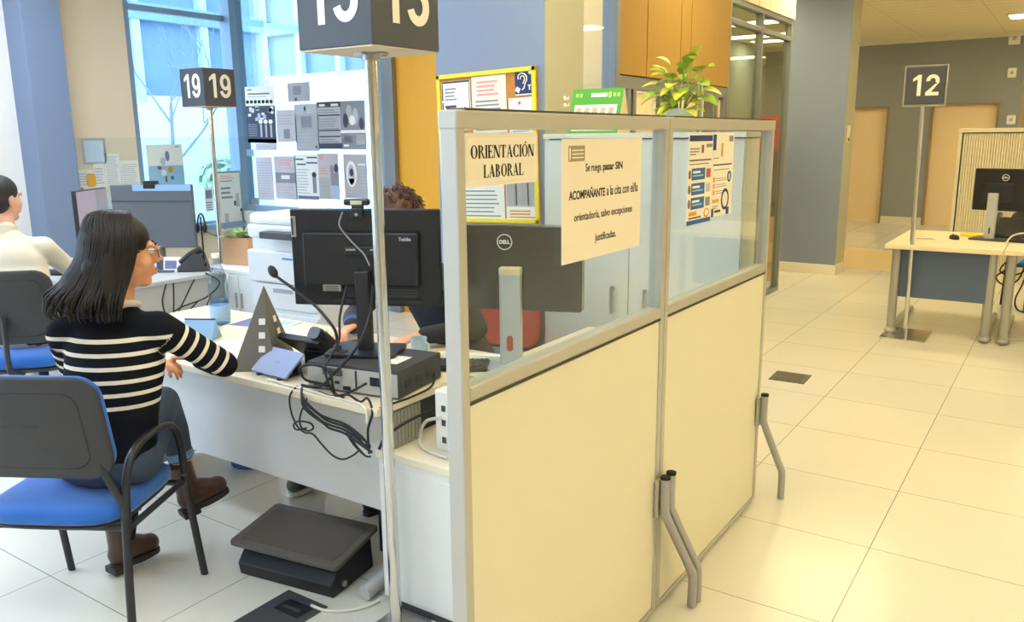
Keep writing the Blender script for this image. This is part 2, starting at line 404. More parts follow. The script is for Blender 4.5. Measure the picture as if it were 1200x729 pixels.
# glazed partition wall receding to the right of the near column
window('window_4', frame((-2.5, 3.94, 0), (0, 1, 0), (0, 0, 1)), .92, CEIL, fw=.06, m=M_ALU_DARK, depth=.1)
b = MB()
for y0, y1 in ((4.865, 5.265), (5.275, 5.83), (5.84, 6.02), (6.03, 6.845)):
    b.box((-2.56, y0, 1.985), (-2.46, y1, CEIL))
struct('wall_wood', b, M_WOOD, smooth=0, bevel=.003)
b = MB(); b.box((-2.55, 4.86, 1.90), (-2.47, 6.85, 1.98))
for y in (4.86, 5.02, 5.10, 5.52, 5.60, 5.72, 6.25, 6.55, 6.62, 6.79): b.box((-2.55, y, 0), (-2.47, y + .045, 1.90))
struct('trim_3', b, M_ALU_DARK, smooth=0, bevel=.003)
b = MB(); b.box((-2.53, 5.145, 0), (-2.50, 5.52, 1.88)); b.box((-2.53, 5.765, 0), (-2.50, 6.25, 1.88)); b.box((-2.53, 6.665, 0), (-2.50, 6.79, 1.88))
struct('wall_low_panels', b, M_PEACH, smooth=0)
window('window_5', frame((-2.5, 6.85, 0), (0, 1, 0), (0, 0, 1)), 1.78, 2.70, mull=[.86], trans=[2.52], fw=.045, m=M_ALU_DARK, depth=.07, gm=glass_mat('window_glass_clear', 'e8f0ea', 1.0))
struct('wall_over_window', MB().box((-2.55, 6.85, 2.70), (-2.45, 8.63, CEIL)), M_CEIL, smooth=0)
# back wall with two peach doors, its returning side and the wall beyond
b = MB(); b.box((-5.25, 16.2, 0), (-3.66, 16.4, CEIL)); b.box((-3.66, 16.2, 2.07), (-2.86, 16.4, CEIL)); b.box((-2.86, 16.2, 0), (-2.19, 16.4, CEIL)); b.box((-2.19, 16.2, 2.09), (-1.16, 16.4, CEIL)); b.box((-1.16, 16.2, 0), (-.88, 16.4, CEIL))
struct('wall_back', b, M_BLUE_WALL, smooth=0)
struct('wall_back_return', MB().box((-1.0, 16.4, 0), (-.885, 20.0, CEIL)), mat('wall_taupe_paint', '9c8b72', .7), smooth=0)
struct('wall_beyond', MB().box((-1.0, 20, 0), (6.5, 20.2, CEIL)), M_BEIGE_WALL, smooth=0)
for i, (x0, x1, h) in enumerate(((-3.66, -2.86, 2.07), (-2.19, -1.16, 2.09))):
    d = struct('door_%d' % (i + 1), MB().box((x0, 16.27, 0), (x1, 16.33, h)), M_PEACH, smooth=0)
    j = MB(); j.box((x0, 16.185, 0), (x0 + .035, 16.3, h)); j.box((x1 - .035, 16.185, 0), (x1, 16.3, h)); j.box((x0, 16.186, h - .03), (x1, 16.3, h))
    j.build('door_frame', mat('door_frame_brown', '8d7a63', .5), d, smooth=0)
struct('baseboard_back', MB().box((-2.86, 16.17, 0), (-2.19, 16.2, .13)), M_PLINTH, smooth=0)
struct('trim_4', MB().box((-5.1, 16.1, CEIL - .07), (-.88, 16.2, CEIL)), M_PLINTH, smooth=0)
struct('wall_right', MB().box((6.3, -7, 0), (6.5, 20, CEIL)), M_WHITE_WALL, smooth=0)
b = MB(); b.box((-7.6, -7, 0), (6.5, -6.8, CEIL))
struct('wall_behind', b, M_WHITE_WALL, smooth=0)
# amber reflection of the peach doors, painted as a strip on the passage floor
struct('floor_door_reflection', MB().box((-2.6, 10.55, .0), (-1.15, 12.4, .004)), mat('floor_reflection_amber', 'e6cb9a', .3), smooth=0)

# ------------------------------------------------------------------ ceiling lamps
def lamp(x, y, sx, sy, m, label):
    t = thing('ceiling_light', label, 'ceiling light', (x, y, CEIL), 0, 'recessed ceiling lights')
    f = MB(); f.box((-sx / 2 - .03, -sy / 2 - .03, -.022), (sx / 2 + .03, -sy / 2, 0)); f.box((-sx / 2 - .03, sy / 2, -.022), (sx / 2 + .03, sy / 2 + .03, 0))
    f.box((-sx / 2 - .03, -sy / 2, -.022), (-sx / 2, sy / 2, 0)); f.box((sx / 2, -sy / 2, -.022), (sx / 2 + .03, sy / 2, 0))
    f.build('frame', mat('lamp_frame_white', 'e8e4da', .5), t, smooth=0)
    MB().box((-sx / 2, -sy / 2, -.012), (sx / 2, sy / 2, -.001)).build('diffuser', m, t, smooth=0)
LT = 'unseen recessed ceiling light panel outside the picture'
for x, y, m in ((-4.3, -2.6, M_LAMP2), (-4.3, .3, M_LAMP2), (-4.3, 3.1, M_LAMP2), (-1.5, -2.6, M_LAMP2), (-1.4, .3, M_LAMP2), (-1.4, 3.0, M_LAMP), (-1.5, 5.8, M_LAMP), (-1.75, 8.5, M_LAMP),
                (1.6, -2.6, M_LAMP), (1.6, .3, M_LAMP), (1.6, 3.0, M_LAMP), (1.6, 5.8, M_LAMP), (1.6, 8.5, M_LAMP), (1.6, 11.3, M_LAMP), (4.6, 1.5, M_LAMP), (4.6, 6.5, M_LAMP), (4.6, 11.5, M_LAMP), (1.6, 14.2, M_LAMP), (4.6, 16.0, M_LAMP), (1.2, 17.6, M_LAMP), (-6.2, -2.6, M_LAMP2), (-6.2, .3, M_LAMP2), (-6.1, 2.9, M_LAMP2)):  # unseen panels at the far end and far left are added for more light
    lamp(x, y, 1.2, .6, m, LT)
lamp(-.45, 13.95, 1.1, .5, M_LAMP, 'bright ceiling light panel at the upper right over the tambour cabinet')
lamp(-4.2, 12.3, .9, .4, M_LAMP, 'ceiling light panel glimpsed through the tall grey framed window, nearer one')
lamp(-4.5, 14.8, .8, .4, M_LAMP, 'ceiling light panel glimpsed through the tall grey framed window, farther one')
lamp(-3.6, 9.3, 1.2, .6, M_LAMP, 'unseen ceiling light panel added to brighten the passage behind the wood panels')  # this and the next panel are added to lighten the view through the window
lamp(-3.6, 6.9, 1.2, .6, M_LAMP, 'unseen ceiling light panel added to brighten the space behind the amber wall')
lamp(-3.3, 4.85, .9, .5, M_LAMP, 'recessed ceiling light panel hidden behind the near blue column')
lamp(-1.6, 18.2, 1.2, .5, M_LAMP, LT) if False else None

# ------------------------------------------------------------------ outside the glass
M_FAC = mat('facade_pale_blue', 'b4cbe0', .7, var=.05); M_FACG = mat('facade_blue_glass', '7390a8', .3, var=.2, vscale=1.2); M_FACB = mat('facade_beam', '7d9cb6', .5)
M_EXTW = mat('facade_white', 'd3dad8', .8)
def facade(name, label, loc, U, w, h, bays, low):
    t = thing(name, label, 'building', loc, math.atan2(U[1], U[0]))
    wl = MB(); wl.box((0, 0, 0), (w, .6, low)); wl.box((0, .1, h - .4), (w, .6, h))
    wl.build('wall', M_EXTW, t, smooth=0)
    MB().box((0, .15, low), (w, .6, h - .4)).build('glazing', M_FACG, t, smooth=0)
    for k in range(1, 4):
        z = low + (h - low) * k / 4
        MB().box((0, -.06, z - .16), (w, .2, z + .16)).build('floor_beam', M_FACB if k % 2 else M_FAC, t, smooth=0)
    for i in range(bays + 1):
        x = w * i / bays
        MB().box((x - .09, -.03, low - .1), (x + .09, .18, h)).build('mullion', M_FAC, t, smooth=0)
facade('facing_building', 'pale blue glazed building seen through the window behind sign 19', (-15.5, -1, -.12), (0, 1), 14, 9, 9, 2.6)
facade('courtyard_building', 'white and blue glazed building seen above the posters on the glass', (-21, 15.2, -.12), (1, 0), 15.4, 8, 11, 3.35)
tag(MB().box((-60, -40, -.25), (-7.6, 50, -.12)).build('courtyard_paving', mat('paving_pale', 'dcdcd6', .8, var=.05), smooth=0), None, None, kind='structure')
tag(MB().box((-7.6, 5.86, -.12), (-5.25, 50, -.02)).build('courtyard_strip', mat('paving_pale', 'dcdcd6', .8), smooth=0), None, None, kind='structure')
M_BARK = mat('bare_bark', '7f8d96', .9); M_LEAF_OUT = mat('shrub_green', 'b3c6a2', .8)
def bare_tree(x, y, seed, label):
    rn = random.Random(seed); mb = MB()
    def br(p, d, L, r, lv):
        q = p + d * L
        mb.tube([p, (p + q) / 2 + Vector((rn.uniform(-.04, .04), rn.uniform(-.04, .04), 0)) * L, q], [r, r * .8, r * .6], 5)
        if lv:
            for _ in range(3 if lv > 1 else 2):
                a = Vector((rn.uniform(-1, 1), rn.uniform(-1, 1), rn.uniform(.1, .9))).normalized()
                br(p + d * L * rn.uniform(.55, 1), (d * .55 + a * .75).normalized(), L * rn.uniform(.5, .75), r * .55, lv - 1)
    t = thing('bare_tree', label, 'tree', (x, y, -.12))
    br(Vector((0, 0, 0)), Vector((.02, .02, 1)), 2.3, .038, 5)
    mb.build('branches', M_BARK, t, smooth=60)
bare_tree(-11.9, 8.0, 3, 'bare branched tree outside the window to the left of sign 19')
rn = random.Random(5)
def shrub(x, y, z, r, label):
    mb = MB(); mb.cyl((0, 0, 0), (0, 0, z), .03, 6)
    for _ in range(170):
        a = Vector((rn.gauss(0, 1), rn.gauss(0, 1), rn.gauss(0, 1))).normalized() * r * rn.uniform(.5, 1)
        q = Matrix.Rotation(rn.uniform(0, 6.28), 4, a); n = a.orthogonal().normalized() * .09; k = a.cross(n).normalized() * .05
        c = Vector((0, 0, z)) + a
        mb._add([c - n, c + k, c + n, c - k, c + a.normalized() * .01], [(0, 1, 4), (1, 2, 4), (2, 3, 4), (3, 0, 4), (3, 2, 1, 0)])
    tag(mb.build('garden_shrub', M_LEAF_OUT, None, (x, y, -.12), smooth=0), label, 'shrub')
shrub(-10.2, 7.6, 1.2, .3, 'green shrub outside the window behind the flower poster')
V3_ = Vector
# ------------------------------------------------------------------ materials for things
M_ALU = mat('anodised_aluminium', 'b9b6ad', .38, .35)
M_ALU_L = mat('anodised_aluminium_pale', 'cfcdc8', .4, .25)
M_PANEL = mat('partition_laminate', 'dfdac2', .5, var=.015, vscale=1.5)
M_PGLASS = glass_mat('partition_glass', 'f3f7f4', 1.0, 1.4)
M_CHROME = mat('chrome', 'd6d4d0', .12, 1.0)
M_STEEL = mat('brushed_steel', 'b8b6b2', .3, .9)
M_TUBE = mat('silver_painted_tube', 'a9a9ab', .35, .55)
M_BLK = mat('black_plastic', '17171a', .45, bump=.1, bscale=400)
M_BLK2 = mat('black_satin_plastic', '222227', .35)
M_CHAR = mat('charcoal_plastic', '3b3c3f', .55, bump=.15, bscale=500)
M_GLOSSBLK = mat('glossy_black_plastic', '2a2c30', .12, coat=.4)
M_SIGN = mat('sign_anthracite', '45484f', .5, var=.03)
M_NUM = mat('sign_numeral_white', 'f1ead9', .5)
M_SIGNUNDER = mat('sign_underside_cream', 'd8c9ae', .6)
M_DESK = mat('desk_laminate_maple', 'dfd3b8', .4, var=.05, vscale=4, stretch=(1.2, 14, 6))
M_DESKEDGE = mat('desk_edge', 'd7c9a8', .5)
M_DGREY = mat('desk_panel_grey', 'c7c7c6', .5, var=.015)
M_CABW = mat('cabinet_white', 'dfdfdc', .45)
M_LAB = mat('label_white', 'eceae4', .6)
M_RUB = mat('rubber_black', '151515', .8)

# ------------------------------------------------------------------ glazed partition, two panels along the line X = -1.033
XP = -1.0555; TH = .045
def partition(y0, y1, label, feet):
    L = y1 - y0
    t = thing('glazed_partition', label, 'office partition', (XP, y0, 0), 0, 'glazed white partitions')
    h = TH / 2; b = MB()
    for a in (0, L - .028): b.box((-h, a, .015), (h, a + .028, 1.652))
    b.box((-h - .002, -.002, 1.616), (h + .002, L + .0005, 1.655))
    b.box((-h, .028, 1.038), (h, L - .028, 1.072)); b.box((-h, .028, .012), (h, L - .028, .026))
    b.build('frame', M_ALU, t, smooth=0, bevel=.004)
    g = MB(); g.box((-h - .0015, .028, 1.6555), (h + .0015, L - .028, 1.6585)); g.build('top_seal', mat('seal_dark', '4a463e', .7), t, smooth=0)
    s = MB()
    for z in (1.0345,): s.box((h - .004, .026, z - .004), (h + .0008, L - .026, z + .0005))
    s.build('panel_seal', mat('seal_dark', '4a463e', .7), t, smooth=0)
    MB().box((-.003, .02, 1.066), (.003, L - .02, 1.622)).build('glass_pane', M_PGLASS, t, smooth=0)
    MB().box((-h + .006, .024, .03), (h - .005, L - .024, 1.034)).build('base_panel', M_PANEL, t, smooth=0)
    for fy in feet:
        c = MB().cbox((h + .006, fy, .43), (.014, .034, .13)).build('foot_bracket', M_ALU, t, smooth=0, bevel=.003)
        p = spline([(h + .03, fy, .505), (h + .03, fy, .40), (h + .036, fy + .01, .36), (h + .078, fy + .10, .17), (h + .09, fy + .115, .12), (h + .09, fy + .118, .004)], 5)
        f = MB().tube(p, .0155, 14).build('support_foot', M_TUBE, t, smooth=50)
        MB().lathe([(0, .503), (.0165, .503), (.0165, .512), (0, .513)], 14, tr(h + .03, fy, 0)).build('end_cap', M_RUB, f)
    return t
partition(1.335, 2.385, 'nearer glazed white partition carrying the orientation sign', [1.05 - .02])
partition(2.389, 3.445, 'farther glazed white partition carrying the blue information sheets', [.022, 1.02])

# serif capitals for the big laminated sign, drawn from strokes
def serif_caps(text, h, kx, gap):
    mb = MB(); x = 0
    tk, tn, sf = .175 * h, .065 * h, .04 * h
    def bar(x0, y0, x1, y1): mb.box((min(x0, x1), min(y0, y1), 0), (max(x0, x1), max(y0, y1), .0006))
    def quad(a, b, c, d): mb.prism([a, b, c, d], 0, .0006)
    def arc(cx, cy, rx, ry, a0, a1, w0, w1, n=18):
        for i in range(n):
            t0 = R(a0 + (a1 - a0) * i / n); t1 = R(a0 + (a1 - a0) * (i + 1) / n)
            def wd(t): return w1 + (w0 - w1) * abs(math.cos(t)) ** 1.5
            q = []
            for t, s in ((t0, 0), (t1, 0), (t1, 1), (t0, 1)):
                w = wd(t) * s; q.append((cx + (rx - w) * math.cos(t), cy + (ry - min(w, w1 if abs(math.sin(t)) > .9 else w)) * math.sin(t)))
            mb.prism(q, 0, .0006)
    def stem(x0, w=None, top=True, bot=True, ht=1.0):
        w = tk if w is None else w
        bar(x0, 0, x0 + w, h * ht)
        if bot: bar(x0 - sf, 0, x0 + w + sf, tn * .7)
        if top: bar(x0 - sf, h * ht - tn * .7, x0 + w + sf, h * ht)
    for ch in text:
        if ch == ' ': x += .3 * h; continue
        if ch in 'OÓ':
            W = .74 * h; arc(x + W / 2, h / 2, W / 2, h / 2 * 1.02, 0, 360, tk * 1.1, tn, 30)
            if ch == 'Ó': quad((x + W * .45, h * 1.06), (x + W * .58, h * 1.06), (x + W * .78, h * 1.24), (x + W * .62, h * 1.24))
        elif ch == 'C':
            W = .68 * h; arc(x + W * .54, h / 2, W * .54, h / 2 * 1.02, 48, 312, tk * 1.1, tn, 26); bar(x + W * .9, h * .66, x + W * .96, h * .97)
            bar(x + W * .9, h * .04, x + W * .95, h * .22)
        elif ch == 'R':
            W = .68 * h; stem(x + sf); arc(x + sf + tk, h * .745, W * .48, h * .255, -90, 90, tk, tn, 14); bar(x + sf + tk, h - tn, x + sf + tk + .02 * h, h)
            quad((x + W * .42, h * .5), (x + W * .62, h * .5), (x + W * 1.03, 0), (x + W * .80, 0)); bar(x + W * .78, 0, x + W * 1.1, tn * .6)
        elif ch == 'B':
            W = .64 * h; stem(x + sf); arc(x + sf + tk, h * .755, W * .46, h * .245, -90, 90, tk, tn, 14); arc(x + sf + tk, h * .265, W * .56, h * .265, -90, 90, tk, tn, 14)
        elif ch == 'I': W = .26 * h; stem(x + sf + .02 * h)
        elif ch == 'E':
            W = .58 * h; stem(x + sf); bar(x, 0, x + W, tn); bar(x, h - tn, x + W * .95, h); bar(x, h * .48, x + W * .72, h * .48 + tn)
            bar(x + W - tn, 0, x + W, h * .22); bar(x + W * .95 - tn, h * .78, x + W * .95, h); bar(x + W * .72 - tn, h * .38, x + W * .72, h * .64)
        elif ch == 'L': W = .58 * h; stem(x + sf); bar(x, 0, x + W, tn); bar(x + W - tn, 0, x + W, h * .26)
        elif ch == 'T':
            W = .64 * h; stem(x + W / 2 - tk / 2, top=False); bar(x, h - tn, x + W, h); bar(x, h * .76, x + tn, h); bar(x + W - tn, h * .76, x + W, h)
        elif ch == 'N':
            W = .72 * h; stem(x + sf, tn); stem(x + W - sf - tn, tn, bot=False); quad((x + sf * .5, h), (x + sf + tk * 1.15, h), (x + W - sf, 0), (x + W - sf - tk * 1.0, 0))
        elif ch == 'A':
            W = .74 * h; quad((x + W * .46, h), (x + W * .54, h), (x + sf * 2 + tn * .8, 0), (x + sf * 2, 0)); quad((x + W * .42, h), (x + W * .56, h), (x + W - sf, 0), (x + W - sf - tk * 1.2, 0))
            bar(x + W * .24, h * .3, x + W * .74, h * .3 + tn); bar(x, 0, x + .2 * h, tn * .6); bar(x + W - .26 * h, 0, x + W + .02 * h, tn * .6)
        x += W + gap * h
    mb.v = [(p[0] * kx, p[1], p[2]) for p in mb.v]
    return mb, x * kx
XS = XP + TH / 2 - .014
def on_glass(y, z): return frame((-1.0492, y, z), (0, 1, 0), (0, 0, 1))
lw = mat('laminate_cream', 'ece4d2', .3, spec=.6)
o = thing('laminated_sign', 'large laminated sign reading ORIENTACIÓN LABORAL on the near glass', 'sign'); o.matrix_world = on_glass(1.376, 1.497)
MB().prism(rrect(.284, .112, .01, 4, .142, .056), 0, .001).build('plastic_sleeve', mat('laminate_clear_edge', 'ece5d6', .2, spec=.6), o, smooth=0)
MB().box((.010, .010, .001), (.274, .102, .0016)).build('card', lw, o, smooth=0)
for tx, cy, fw_, hh in (('ORIENTACIÓN', .059, .246, .0275), ('LABORAL', .018, .156, .0275)):
    m_, wd = serif_caps(tx, hh, 1.0, .07); k = fw_ / wd
    m_.v = [(p[0] * k, p[1], p[2]) for p in m_.v]
    m_.build('lettering', MATS['ink'], o, smooth=0, loc=(.146 - fw_ / 2, cy, .0016))
o = thing('notice_sheet', 'cream notice asking visitors to come in SIN ACOMPAÑANTE, on the near glass', 'notice'); o.matrix_world = on_glass(1.772, 1.282)
MB().box((0, 0, 0), (.452, .312, .001)).build('paper_sheet', mat('notice_paper', 'ece2cf', .5), o, smooth=0)
lg = MB(); lg.box((.032, .256, .001), (.115, .295, .0014)); lg.build('crest_block', mat('crest_grey', 'a08d78', .6), o, smooth=0)
lg = MB(); lg.box((.036, .261, .0014), (.042, .290, .0018))
for k in range(3): lg.box((.05, .264 + .009 * k, .0014), (.108, .267 + .009 * k, .0018))
lg.build('crest_lines', MATS['paper_cream'], o, smooth=0)
for z, segs in ((.236, (('Se ruega ', .120, .205, .0002), ('pasar SIN', .215, .330, .0007))), (.174, (('ACOMPAÑANTE', .035, .228, .0007), ('a la cita con el/la', .238, .430, .0002))), (.112, (('orientador/a, salvo excepciones', .062, .395, .0002),)), (.050, (('justificadas.', .175, .297, .0002),))):
    for s_, x0, x1, of in segs:
        lettering(s_, MATS['ink'], o, tr(x0, z, .001), .03, of, align='LEFT', fit=(x1 - x0, .027 if s_ != 'ACOMPAÑANTE' else .028))
# two blue information pages
B = 'ink_navy'
e1 = [(.03, .92, .98, .985, B), (.05, .83, .45, .845, 'ink_grey'), (.05, .80, .42, .815, 'ink_grey'), (.05, .77, .3, .785, 'ink_grey'), (.52, .79, .62, .88, 'ink_brown'), (.72, .85, .98, .89, 'ink_grey'),
      (.05, .705, .95, .72, 'ink_dark'), (.05, .665, .85, .675, 'ink_brown')]
for k, y in enumerate((.51, .345, .185)):
    e1 += [(.02, y, .13, y + .10, 'ink_brown', 'o'), (.15, y - .015, .70, y + .115, 'ink_blue'), (.20, y + .06, .5, y + .085, 'paper', 1), (.2, y + .025, .62, y + .04, 'ink_skyblue', 1), (.76, y, .95, y + .1, ('ink_red', 'ink_pale', 'ink_grey')[k])]
e1 += [(.08, .10, .40, .145, 'ink_orange'), (.08, .065, .6, .082, 'ink_dark'), (.70, .05, .95, .16, 'ink_orange', 'o'), (.745, .075, .905, .14, 'paper', 'o', 1), (.0, 0, 1, .05, 'ink_blue')]
e2 = [(.0, .80, .14, .985, B), (.75, .90, .95, .965, 'ink_grey'), (.38, .72, .47, .88, 'ink_orange'), (.02, .70, .3, .71, 'ink_grey'), (.04, .615, .92, .632, 'ink_dark'), (.06, .56, .8, .57, 'ink_grey')]
for y in (.42, .345, .265): e2 += [(.05, y, .14, y + .06, 'ink_orange'), (.2, y + .01, .72, y + .018, 'ink_grey'), (.2, y + .035, .66, y + .043, 'ink_grey')]
e2 += [(.72, .40, .92, .54, 'ink_dark', 'o'), (.76, .425, .88, .515, 'ink_skyblue', 'o', 1), (.05, .17, .35, .21, 'ink_orange'), (.05, .12, .34, .13, 'ink_grey'), (.05, .095, .3, .105, 'ink_grey'), (.02, .0, .12, .10, B), (.16, .045, .45, .075, 'ink_dark'),
       (.46, .06, .84, .33, B, 'o'), (.52, .10, .78, .29, 'paper_cream', 'o', 1), (.72, .0, .86, .09, B)]
sheet('information_sheet', 'left blue and white information sheet on the farther glass, with three blue bands', 'information sheet', on_glass(2.578, 1.306), .215, .298, e1, base='paper_cream')
sheet('information_sheet', 'right information sheet on the farther glass, with a big magnifying glass', 'information sheet', on_glass(2.797, 1.316), .21, .29, e2, base='paper_cream')

# ------------------------------------------------------------------ number signs
def numeral(s, parent, M, w, h):
    dw = w * .48; mb = MB()
    for i, ch in enumerate(s): digit_mesh(ch, mb, i * (w - dw), dw, h, dw * .29)
    mb.v = [(p[0] - w / 2, p[1] - h / 2, p[2]) for p in mb.v]
    mb.build('numeral', M_NUM, parent, smooth=0, M=M)
def cube_sign(name, label, p0, p1, s, text, base):
    t = thing(name, label, 'number sign', (p0[0], p0[1], 0)); d = Vector(p1)
    MB().cyl((0, 0, .008), d, .0195, 20).build('pole', M_CHROME, t, smooth=60)
    z = d.z; c = d
    MB().box((c.x - s / 2, c.y - s / 2, z + .004), (c.x + s / 2, c.y + s / 2, z + s)).build('sign_box', M_SIGN, t, smooth=0, bevel=.003)
    MB().box((c.x - s / 2 + .003, c.y - s / 2 + .003, z), (c.x + s / 2 - .003, c.y + s / 2 - .003, z + .005)).build('underside', M_SIGNUNDER, t, smooth=0)
    b = MB(); b.cbox((c.x, c.y, z - .004), (.11, .03, .006)); b.cbox((c.x, c.y, z - .004), (.03, .11, .0065)); b.lathe([(.026, -.02), (.026, 0)], 18, tr(c.x, c.y, z - .002)); b.build('mount', M_STEEL, t, smooth=40)
    numeral(text, t, frame((c.x, c.y - s / 2 - .0006, z + s * .545), (1, 0, 0), (0, 0, 1)), s * .70, s * .62)
    numeral(text, t, frame((c.x + s / 2 + .0006, c.y, z + s * .545), (0, 1, 0), (0, 0, 1)), s * .70, s * .62)
    MB().box((-base[0] / 2, -base[1] / 2, 0), (base[0] / 2, base[1] / 2, .01)).build('base_plate', M_STEEL, t, smooth=0, bevel=.002)
    return t
cube_sign('number_sign', 'tall chrome pole with a dark cube sign numbered 13 before the white cabinet', (-1.715, 1.828), (-.058, .055, 1.848), .29, '13', (.15, .18))
cube_sign('number_sign', 'dark cube sign numbered 19 on a slim pole in front of the window', (-5.86, 4.31), (-.10, .09, 1.862), .30, '19', (.3, .3))
t = thing('number_sign', 'square dark sign numbered 12 on a steel pole beside the right hand table', 'number sign', (-1.005, 7.15, 0))
MB().cyl((0, 0, .008), (-.025, 0, 1.80), .017, 16).build('pole', M_CHROME, t, smooth=60)
MB().box((-.15, -.012, 1.818), (.118, .012, 2.088)).build('sign_plate', M_SIGN, t, smooth=0, bevel=.003)
b = MB(); b.box((-.165, -.02, 1.798), (.133, .02, 1.806)); b.box((-.165, -.02, 2.096), (.133, .02, 2.102)); b.box((-.165, -.02, 1.806), (-.158, .02, 2.096)); b.box((.126, -.02, 1.806), (.133, .02, 2.096))
b.build('sign_frame', mat('acrylic_edge', 'a9aaa6', .2, .2), t, smooth=0)
numeral('12', t, frame((-.016, -.0126, 1.955), (1, 0, 0), (0, 0, 1)), .19, .155)
MB().box((-.16, -.21, 0), (.17, .22, .012)).build('base_plate', M_CHROME, t, smooth=0, bevel=.002)

# ------------------------------------------------------------------ desk 13 and what stands by it
t = thing('office_desk', 'long maple topped desk with a light grey front panel, facing the striped visitor', 'desk', (-2.78, 2.26, 0))
MB().box((-.97, -.395, .712), (.985, .39, .74)).build('desktop', M_DESK, t, smooth=0, bevel=.003)
MB().box((-.93, -.315, .335), (.925, -.293, .69)).build('front_panel', M_DGREY, t, smooth=0, bevel=.002)
b = MB(); b.box((.955, -.33, .30), (.972, -.165, .70))
for k in range(9): b.box((.971, -.325 + .018 * k, .30), (.975, -.316 + .018 * k, .70))
b.build('side_panel', mat('ribbed_panel_grey', '9b9991', .6), t, smooth=0)
for sx in (-.86, .86):
    l = MB(); l.box((sx - .03, -.22, .05), (sx + .03, .22, .712)); l.build('leg', M_DGREY, t, smooth=0, bevel=.004)
    f = MB(); f.tube(spline([(sx, -.37, .03), (sx, -.25, .045), (sx, 0, .05), (sx, .25, .045), (sx, .36, .03)], 4), .03, 10, ry=.026); f.build('foot', mat('desk_foot_grey', 'b5b5b2', .45), t, smooth=60)
MB().box((-.5, -.29, .66), (.83, .0, .70)).build('cable_tray', mat('cable_tray_grey', '8f9092', .6), t, smooth=0)

t = thing('low_cabinet', 'low white cabinet at the foot of pole 13, beside the near partition', 'cabinet', (-1.855, 1.92, 0))
MB().box((0, .004, .03), (.755, .40, .545)).build('body', M_CABW, t, smooth=0, bevel=.002)
MB().box((-.006, -.004, .545), (.762, .42, .572)).build('top', mat('cabinet_top_cream', 'e2d9c4', .4), t, smooth=0, bevel=.003)
MB().box((.012, -.008, .05), (.75, .006, .52)).build('door', M_CABW, t, smooth=0, bevel=.002)
MB().box((.02, .01, 0), (.74, .38, .03)).build('plinth', M_CHAR, t, smooth=0)
t = thing('side_pedestal', 'white pedestal between desk and partition, holding the monitor with a silver stand', 'cabinet', (-1.79, 2.345, 0))
MB().box((.01, 0, .02), (.68, .92, .715)).build('body', M_CABW, t, smooth=0, bevel=.002)
MB().box((.0, -.006, .715), (.69, .93, .74)).build('top', M_DESK, t, smooth=0, bevel=.002)
t = thing('slim_white_box', 'slim white upright box with cables at the left edge of the near partition', 'network box', (-1.60, 2.03, .572))
MB().box((-.09, 0, 0), (.05, .16, .21)).build('casing', M_CABW, t, smooth=0, bevel=.006)
for z in (.03, .09, .14): MB().box((-.06, -.003, z), (-.045, .001, z + .02)).build('port', M_CHAR, t, smooth=0)

# desktop computer lying flat under the black monitor
t = thing('desktop_computer', 'flat black desktop computer with its grey rear ports facing out, under the black monitor', 'computer', (-2.005, 2.085, .74), R(9))
W, D_, H_ = .375, .285, .098
MB().box((-W / 2, -D_ / 2, .004), (W / 2, D_ / 2, H_)).build('case', M_CHAR, t, smooth=0, bevel=.003)
MB().box((-W / 2 + .003, -D_ / 2 - .003, .008), (W / 2 - .003, -D_ / 2 + .001, H_ - .01)).build('rear_plate', mat('galvanised_steel', 'b4b4ad', .5, .15, var=.08, vscale=30), t, smooth=0)
b = MB()
for i in range(13):
    for j in range(5): b.cbox((-.12 + i * .0065 + (j % 2) * .003, -D_ / 2 - .0035, .060 + j * .0055), (.0042, .002, .0036))
b.build('vent', M_BLK, t, smooth=0)
b = MB(); b.cbox((-.10, -D_ / 2 - .004, .018), (.03, .004, .012)); b.cbox((-.06, -D_ / 2 - .004, .035), (.018, .004, .01)); b.cbox((-.02, -D_ / 2 - .004, .018), (.03, .004, .014)); b.cbox((-.15, -D_ / 2 - .004, .02), (.02, .004, .016))
b.build('port_group', M_BLK, t, smooth=0)
MB().cbox((.02, -D_ / 2 - .004, .05), (.006, .004, .07)).build('card_slot', M_BLK, t, smooth=0); MB().cbox((.10, -D_ / 2 - .004, .055), (.045, .004, .03)).build('power_inlet', M_BLK, t, smooth=0)
MB().box((.118, -D_ / 2 - .03, .048), (.142, -D_ / 2 - .004, .066)).build('power_plug', M_BLK, t, smooth=0, bevel=.003)
for k in range(3): MB().box((W / 2 - .001, -.10 + .07 * k, .03), (W / 2 + .0015, -.06 + .07 * k, .06)).build('side_vent', M_BLK2, t, smooth=0)
b = MB(); b.box((.06, -.06, H_), (.13, .04, H_ + .001)); b.build('top_sticker', M_LAB, t, smooth=0)

# black monitor seen from behind
mz = .74 + .098 + .001
t = thing('monitor', 'black monitor on a black stand seen from behind, with a webcam on its top edge', 'monitor', (-2.075, 2.115, mz), R(26))
PW, PH = .553, .352; pc = 1.178 - mz
MB().prism(rrect(.26, .19, .02), 0, .012).build('stand_base', M_BLK2, t, smooth=40, bevel=.002)
MB().box((-.026, -.022, .01), (.026, .018, .30)).build('stand_column', M_BLK2, t, smooth=0, bevel=.005)
MB().box((-PW / 2, .035, pc - PH / 2), (PW / 2, .062, pc + PH / 2)).build('rear_shell', M_BLK, t, smooth=0, bevel=.006)
MB().box((-PW / 2 + .05, .012, pc - .10), (PW / 2 - .075, .04, pc + .095)).build('rear_bulge', M_BLK, t, smooth=0, bevel=.008)
MB().box((-PW / 2 + .01, .0615, pc - PH / 2 + .012), (PW / 2 - .01, .0635, pc + PH / 2 - .012)).build('screen', mat('screen_lit', '9fb4c8', .2), t, smooth=0)
